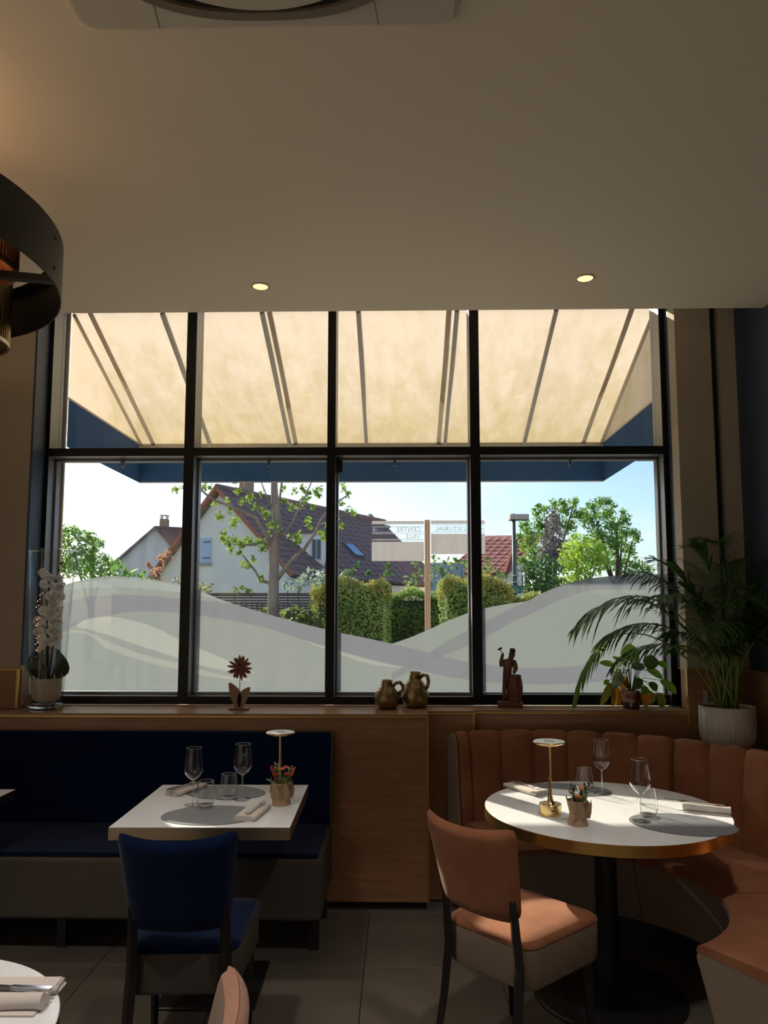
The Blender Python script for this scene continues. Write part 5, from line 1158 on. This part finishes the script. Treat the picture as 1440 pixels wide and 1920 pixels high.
# white house with a steep brown roof
hs_ = thing('house', 'white gabled house with a brown tiled roof behind the street tree', 'house', (-4, 30, -.12))
PK = Vector((-6.9, 28, 6.26)); gx = Vector((.87, -.49, 0)).normalized(); rx_ = Vector((.49, .87, 0)).normalized(); HWD = 3.75; SLP = 1.0; LEN = 12.5
def gp(t, z, l=0): p = PK+gx*t+rx_*l; return (p.x, p.y, z)
MB().add([gp(-HWD, -.1), gp(HWD-.25, -.1), gp(HWD-.25, 2.75), gp(0, 6.16), gp(-HWD, 2.6), gp(-HWD, -.1, LEN), gp(HWD-.25, -.1, LEN), gp(HWD-.25, 2.75, LEN), gp(0, 6.16, LEN), gp(-HWD, 2.6, LEN)],
         [(0, 1, 2, 3, 4), (9, 8, 7, 6, 5), (0, 5, 6, 1), (1, 6, 7, 2), (4, 9, 5, 0)]).build('wall', WALLH, hs_, world=True)
dr = gx*HWD+Vector((0, 0, -3.46)); dl = gx*(-HWD)+Vector((0, 0, -3.66)); lr = dr.length
roof_plane(hs_, Vector(gp(0, 6.3, -.2))+dr, rx_, -dr, LEN, lr, ROOFB, .62, .36, 290)
MB().add([tuple(Vector(gp(0, 6.3, -.2))), tuple(Vector(gp(0, 6.3, -.2))+dl), tuple(Vector(gp(0, 6.3, LEN))+dl), gp(0, 6.3, LEN), tuple(Vector(gp(0, 6.2, -.2))), tuple(Vector(gp(0, 6.2, -.2))+dl), tuple(Vector(gp(0, 6.2, LEN))+dl), gp(0, 6.2, LEN)], [(0, 1, 2, 3), (7, 6, 5, 4), (0, 4, 5, 1)]).build('roof_slope', ROOFB, hs_, world=True)
MB().beam(Vector(gp(0, 6.32, -.28)), Vector(gp(0, 6.32, -.28))+dl*1.02, .10, .15).beam(Vector(gp(0, 6.32, -.28)), Vector(gp(0, 6.32, -.28))+dr*1.0, .08, .12).build('verge', RAKE, hs_, world=True)
MB().tube([gp(0, 6.36, -.25), gp(0, 6.36, LEN)], .13, 8).build('ridge', ROOFB, hs_, world=True)
c = gp(-.1, 0, 1.6); MB().box(c[0]-.25, c[0]+.25, c[1]-.25, c[1]+.25, 5.2, 6.9).build('chimney', BRICK, hs_, world=True)
# shuttered window on the gable
p = at(386, 1035, 1); wx = [at(372, 1013, 28.8), at(400, 1055, 28.6)]
q = Vector(gp(-1.02, 4.05)); Mw = frame3(q, gx, (0, 0, 1))
def gbox(x0, x1, z0, z1, d0, d1): return MB().box(x0, x1, z0, z1, d0, d1, M=Mw)
gbox(-.62, .62, -.62, .40, -.0, .02).build('window_frame', WHITE, hs_, world=True)
sh1 = gbox(-.60, -.01, -.58, .36, .02, .06).build('shutter', SHUT, hs_, world=True); sh2 = gbox(.01, .60, -.58, .36, .02, .06).build('shutter', SHUT, hs_, world=True)
for sh_, x0 in ((sh1, -.60), (sh2, .22)):
    for z in (-.42, .20): gbox(x0, x0+.38, z, z+.035, .06, .075).build('hinge', BLACK, sh_, world=True)
gbox(-.66, .66, -.68, -.62, -.0, .10).build('window_ledge', mat('stone_ledge', (.42, .36, .3), .9), hs_, world=True)
# dormer on the roof slope facing the street
d0 = at(530, 1075, 28.4); d1 = at(608, 1000, 28.4)
MB().box(d0.x, d1.x, 28.4, 32, d0.z-.3, d1.z).build('dormer_wall', WALLH, hs_, world=True)
MB().box(d0.x-.12, d1.x+.12, 28.25, 32.2, d1.z, d1.z+.10).build('dormer_roof', ROOFB, hs_, world=True)
a = at(584, 1050, 28.38); b = at(603, 1010, 28.38); dw = MB().box(a.x, b.x, 28.35, 28.42, a.z, b.z).build('dormer_window', WHITE, hs_, world=True)
for x0, x1 in ((a.x+.03, (a.x+b.x)/2-.02), ((a.x+b.x)/2+.02, b.x-.03)): MB().box(x0, x1, 28.33, 28.349, a.z+.04, b.z-.04).build('pane', GLS, dw, world=True)
# skylight lying on the slope
Mr = frame3(Vector(gp(0, 6.3, -.2))+dr, rx_, -dr)
sl = MB().box(5.7, 6.5, 1.55, 2.45, .03, .12, M=Mr).build('skylight', mat('skylight_frame', (.08, .09, .1), .5), hs_, world=True)
MB().box(5.78, 6.42, 1.63, 2.37, .121, .13, M=Mr).build('pane', SKYL, sl, world=True)
# white lean-to gable in front, far left
# distant house at the left
h2 = thing('house', 'distant grey gabled house with a chimney at the left', 'house', at(300, 1100, 45).to_tuple())
A_ = at(293, 990, 45); Lb = at(222, 1054, 45); Rb = at(345, 1052, 45)
MB().add([(Lb.x, 45, 0), (Rb.x, 45, 0), tuple(Rb), tuple(A_), tuple(Lb), (Lb.x, 55, 0), (Rb.x, 55, 0), (Rb.x, 55, Rb.z), (A_.x, 55, A_.z), (Lb.x, 55, Lb.z)], [(0, 1, 2, 3, 4), (9, 8, 7, 6, 5), (0, 5, 6, 1), (1, 6, 7, 2), (4, 9, 5, 0)]).build('wall', mat('grey_render', (.66, .63, .63), .9), h2, world=True)
ax = Vector((.86, .51, 0)); q = [A_+Vector((0, -.3, .1)), Rb+Vector((.15, -.3, 0))]; m = MB()
m.add([tuple(q[0]), tuple(q[1]), tuple(q[1]+ax*9), tuple(q[0]+ax*9), tuple(q[0]-Vector((0, 0, .15))), tuple(q[1]-Vector((0, 0, .15)))], [(0, 1, 2, 3), (0, 4, 5, 1)]).build('roof_slope', ROOFB, h2, world=True)
m = MB()
for k in range(14):
    p_ = q[1].lerp(q[0], (k+.3)/14)+Vector((.02, -.03, .03)); m.beam(p_, p_+ax*9, .05, .07)
m.build('tile_courses', ROOFB, h2, world=True, kind='stuff')
MB().add([tuple(A_+Vector((0, -.3, .1))), tuple(Lb+Vector((-.3, -.3, -.1))), tuple(Lb+Vector((-.3, 10, -.1))), tuple(A_+Vector((0, 10, .1))), tuple(A_+Vector((0, -.3, -.1))), tuple(Lb+Vector((-.3, -.3, -.3)))], [(0, 1, 2, 3), (0, 4, 5, 1)]).build('roof_slope', ROOFB, h2, world=True)
c = at(308, 990, 46.5); cz = at(308, 974, 46.5).z; MB().box(c.x-.22, c.x+.22, 46.2, 46.8, c.z-1, cz).build('chimney', BRICK, h2, world=True)
MB().box(c.x-.2, c.x-.15, 46.3, 46.7, cz, cz+.22).box(c.x+.15, c.x+.2, 46.3, 46.7, cz, cz+.22).box(c.x-.25, c.x+.25, 46.25, 46.75, cz+.22, cz+.27).build('chimney_cowl', WHITE, h2, world=True)
# red-roofed house at the right
h3 = thing('house', 'house with a red tiled roof seen between the sign and the street lamp', 'house', at(930, 1100, 34).to_tuple())
r0 = at(860, 1013, 36); r1 = at(968, 1009, 34); e0_ = at(835, 1075, 33); e1_ = at(945, 1078, 31)
roof_plane(h3, e0_+Vector((0, 0, .05)), e1_-e0_, r0-e0_, (r1-r0).length, (r1-e1_).length, ROOFR, .42, .34, 0, 'roof_tile')
MB().add([tuple(r1), (e1_.x, e1_.y, e1_.z), (e1_.x+.1, e1_.y, 0), tuple(at(992, 1056, 37)), (at(992, 1056, 37).x, 37, 0)], [(0, 1, 3), (1, 2, 4, 3)]).build('wall', WALLH, h3, world=True)
MB().add([tuple(at(835, 1075, 33.3)), tuple(at(945, 1078, 31.3)), (at(945, 1078, 31.3).x, 31.3, 0), (at(835, 1075, 33.3).x, 33.3, 0)], [(0, 1, 2, 3)]).build('wall', WALLH, h3, world=True)
MB().beam(r1+Vector((0, -.1, .05)), at(984, 1042, 36.5), .1, .16).beam(r1+Vector((0, -.1, .05)), e1_+Vector((0, -.1, .05)), .12, .12).build('verge', RAKE, h3, world=True)
c = at(838, 1062, 30); MB().box(c.x-.7, c.x+.7, 30, 31, 0, c.z+.15).build('shed_wall', mat('bluish_render', (.42, .46, .55), .9), h3, world=True)

# ------------------------------------------------------------------ trees
TG = leafmat('tree_leaf', (.15, .30, .06), (.30, .46, .10), .5, .5); TG2 = leafmat('tree_leaf_bright', (.30, .48, .05), (.46, .62, .10), .5, .6); TDK = leafmat('tree_leaf_dark', (.08, .17, .06), (.16, .26, .09), .4, .5); TP = leafmat('purple_conifer', (.19, .165, .17), (.27, .24, .22), .3, .6)
bush('tree', 'pollard-like green tree behind the street lamp', 'tree', 27, [(985, 985, 12), (993, 1000, 14), (1005, 962, 10), (1020, 955, 10), (1012, 985, 16), (985, 1020, 14), (1000, 1040, 18), (1040, 945, 10), (1055, 955, 14), (1075, 945, 11), (1085, 962, 14), (1065, 985, 18), (1040, 975, 14), (992, 1062, 14), (1055, 942, 8), (1078, 938, 6), (1022, 1010, 18), (975, 1005, 8), (980, 1050, 10), (1010, 950, 6)], TG, .095, 1.5, .2, jit=1.1, thick=.8)
bush('tree', 'broad green tree at the right, beside the palm leaves', 'tree', 30.5, [(1110, 950, 12), (1125, 942, 12), (1140, 940, 9), (1105, 975, 18), (1135, 965, 18), (1150, 985, 16), (1168, 960, 8), (1172, 975, 12), (1170, 1000, 16), (1190, 1000, 10), (1195, 1010, 8), (1150, 1020, 22), (1125, 1005, 22), (1180, 1030, 14), (1160, 1055, 20), (1130, 1050, 20), (1190, 1060, 16), (1210, 1070, 14), (1095, 965, 10), (1150, 948, 6)], TG, .095, 1.5, .2, jit=1.1, thick=.8)
bush('tree', 'dull purple-grey conifer between the two green trees', 'tree', 24.5, [(1037, 968, 10), (1038, 985, 14), (1040, 1005, 18), (1030, 1025, 20), (1048, 1030, 20), (1025, 1045, 18), (1045, 1050, 18), (1036, 958, 6)], TP, .07, 1.4, .10, jit=.3, thick=.6)
bush('tree', 'rounded bright yellow-green tree in front of the right trees', 'tree', 21.5, [(1085, 1022, 22), (1070, 1035, 20), (1105, 1030, 24), (1125, 1040, 18), (1062, 1055, 16), (1085, 1055, 22), (1110, 1060, 22), (1070, 1075, 18), (1060, 1095, 16), (1090, 1085, 18), (1050, 1110, 14)], TG2, .075, 1.3, .14, jit=.5)
bush('shrub', 'dark green shrubs below the conifer, right of the lamp post', 'shrub', 19.4, [(1000, 1068, 16), (1018, 1058, 18), (1035, 1070, 18), (1000, 1090, 20), (1025, 1092, 20), (1045, 1095, 14), (985, 1078, 14), (1010, 1112, 16), (980, 1100, 12)], TDK, .075, 1.3)
bush('tree', 'leafy green tree behind the glass vase at the left', 'tree', 25, [(125, 1000, 18), (145, 1003, 16), (165, 1010, 16), (178, 1015, 10), (120, 1030, 20), (150, 1035, 20), (180, 1030, 12), (170, 1045, 18), (190, 1020, 8), (197, 1045, 8), (200, 1055, 12), (140, 1060, 24), (170, 1070, 20), (110, 1060, 24), (215, 1062, 14), (195, 1078, 20)], TG, .085, 1.4, .16, jit=1.0, thick=.75)
bush('shrub', 'green bushes between the left tree and the distant house', 'shrub', 21.5, [(225, 1070, 14), (240, 1075, 14), (255, 1080, 12), (270, 1082, 10), (210, 1085, 16), (235, 1092, 16), (265, 1095, 14), (283, 1092, 8)], TG, .16, .7, jit=.5)
CRM = leafmat('dead_conifer', (.42, .24, .16), (.52, .32, .22), .4, 1)
bush('tree', 'sparse pinkish-brown dying conifer before the distant house', 'tree', 27, [(300, 1046, 5), (308, 1040, 5), (316, 1036, 5), (304, 1056, 5), (282, 1062, 4), (290, 1066, 5), (300, 1070, 6), (285, 1076, 5), (292, 1082, 6), (278, 1059, 3), (318, 1045, 4), (300, 1090, 8)], CRM, .13, .45, .03, jit=.3)
bush('tree', 'small dark tree just behind the left sign blade', 'tree', 42, [(705, 980, 6), (715, 990, 10), (722, 1003, 11), (710, 1008, 12), (700, 995, 8), (726, 992, 6), (695, 970, 4)], TDK, .25, .6, .1, jit=.5)
bush('shrub', 'wispy green climber against the brown roof, above the hedge', 'shrub', 17, [(655, 1070, 10), (662, 1080, 12), (650, 1085, 12), (728, 1062, 6), (728, 1078, 8), (670, 1060, 5), (690, 1075, 4)], TDK, .10, .4, jit=.3)
bush('shrub', 'tall loose green shrubs behind the hedge, under the right sign blade', 'shrub', 18.6, [(780, 1062, 12), (790, 1078, 14), (815, 1055, 14), (830, 1065, 14), (815, 1080, 16), (850, 1050, 10), (865, 1060, 12), (895, 1058, 10), (905, 1070, 14), (925, 1075, 14), (940, 1080, 12), (915, 1055, 8), (845, 1085, 14), (770, 1090, 12), (880, 1085, 14), (950, 1090, 12)], leafmat('mixed_leaf', (.12, .22, .06), (.24, .34, .10), .45, 1.2), .10, .5, jit=.5)

# ------------------------------------------------------------------ signpost with two pierced blades, seen from behind
SGW = mat('sign_white_back', (.58, .58, .585), .6, noise_=(5, .3, .7), col2=(.65, .65, .65), stretch=(4, 1, .6), translucent=.25); SPW = mat('sign_post_beige', (.42, .29, .20), .5); SLET = mat('sign_letters', (.42, .44, .46), .6)
CLR = thin_glass('sign_acrylic', (.97, .97, .97), .8, .03)
sg = thing('signpost', 'beige post carrying two white direction blades read from behind', 'signpost', (.31, 8, -.1))
p = at(801, 975, 8)
for dx in (-.021, .0, .021): MB().box(p.x+dx-.0095, p.x+dx+.0095, 7.97+abs(dx)*.3, 8.03, -.1, p.z).build('post_profile', SPW, sg, world=True, bevel=.003, seg=1)
MB().box(p.x-.012, p.x+.012, 7.985, 8.025, -.1, p.z-.002).build('post_core', BRICK, sg, world=True)
def blade(u0, u1, vt, vr, vb, lines, rows, arrow_u, arrow_dir):
    a = at(u0, vt, 8); b = at(u1, vb, 8); r = at(u0, vr, 8); top2 = at(u0, vt+6, 8)
    bl = MB().box(a.x, b.x, 7.995, 8.0, b.z, r.z).build('blade_panel', SGW, sg, world=True)
    MB().box(a.x, b.x, 7.995, 8.0, top2.z, a.z).build('blade_top_strip', SGW, bl, world=True)
    MB().box(a.x, b.x, 7.998, 7.9995, r.z+.0005, top2.z-.0005).build('clear_window', CLR, bl, world=True)
    for v in lines: z = at(u0, v, 8).z; MB().box(a.x, b.x, 7.993, 7.9975, z-.0025, z+.0025).build('divider', SGW, bl, world=True)
    for body, uc, vc, hgt in rows:
        c = at(uc, vc, 7.994); M = Matrix.Translation((c.x-wloc(bl).x, c.y-wloc(bl).y, c.z-wloc(bl).z))@Matrix.Diagonal((-1, 1, 1, 1))@Matrix.Rotation(pi/2, 4, 'X')
        text('lettering', body, hgt, SLET, M, bl, .0006, squeeze=1.08)
    c = at(arrow_u, rows[0][2], 7.994); s_ = arrow_dir; m = MB(); L_ = .050
    m.beam((c.x-s_*L_/2, c.y, c.z), (c.x+s_*L_/2, c.y, c.z), .008, .002, (0, 1, 0)).beam((c.x-s_*L_/2, c.y, c.z), (c.x-s_*(L_/2-.022), c.y, c.z+.022), .008, .002, (0, 1, 0)).beam((c.x-s_*L_/2, c.y, c.z), (c.x-s_*(L_/2-.022), c.y, c.z-.022), .008, .002, (0, 1, 0))
    m.build('arrow', mat('arrow_grey', (.5, .5, .5), .6), bl, world=True)
blade(697, 795, 977, 1016, 1052, (988, 998, 1001, 1011, 1013), [('CENTRE', 766, 993, .068), ('VILLE', 774, 1006, .064)], 703, 1)
blade(808, 910, 976, 1001, 1039, (984, 998), [("L'ISTURIAL", 845, 992, .068)], 903, 1)
# street lamp with green street sign
sl_ = thing('street_lamp', 'dark green street lamp with a square head above the red roof', 'street lamp', (2.83, 18, -.1)); GRM = mat('lamp_green', (.05, .10, .10), .5)
p = at(963, 970, 18)
MB().tube([(p.x, 18, -.1), (p.x, 18, 2.2), (p.x, 18, p.z)], [.06, .055, .045], 12).build('pole', GRM, sl_, world=True, smooth=True)
a = at(955, 975, 18); b = at(990, 965, 18); MB().box(a.x, b.x, 17.85, 18.2, a.z, b.z).build('lamp_head', mat('lamp_head_grey', (.42, .35, .33), .5), sl_, world=True, bevel=.01, seg=1)
MB().box(p.x-.02, p.x+.02, 17.98, 18.02, b.z-.001, b.z+.03).build('photocell', BLACK, sl_, world=True)
a = at(969, 1098, 17.9); b = at(973, 1073, 17.9); eb = MB().box(p.x+.07, p.x+.14, 17.85, 17.95, a.z, b.z).box(p.x+.20, p.x+.23, 17.85, 17.95, a.z, b.z).build('bracket_box', WHITE, sl_, world=True)
for z in (a.z+.08, a.z+.24): MB().box(p.x-.07, p.x+.23, 17.84, 17.96, z, z+.02).build('clamp_band', SGW, sl_, world=True)
st = thing('street_sign', 'small green street name sign on the lamp post', 'street sign', (2.84, 17.83, 2.0)); a = at(955.5, 1112, 17.8); b = at(976.5, 1099, 17.8)
pl_ = MB().box(a.x, b.x, 17.79, 17.80, a.z, b.z).build('sign_plate', mat('sign_green', (.02, .15, .11), .5), st, world=True)
MB().box(a.x-.008, b.x+.008, 17.801, 17.808, a.z-.008, b.z+.008).box(p.x-.02, p.x+.02, 17.808, 17.94, a.z+.05, a.z+.08).build('sign_back', GRM, st, world=True)
wsl = wloc(pl_)
for body, k, w_ in (('Rue', .82, .036), ('Des Provinces', .5, .036), ('Françaises', .2, .036)):
    text('lettering', body, .052, WHITE, Matrix.Translation(((a.x+b.x)/2-wsl.x, 17.788-wsl.y, a.z+(b.z-a.z)*k-wsl.z))@Matrix.Rotation(pi/2, 4, 'X'), pl_, .0004, squeeze=.72)
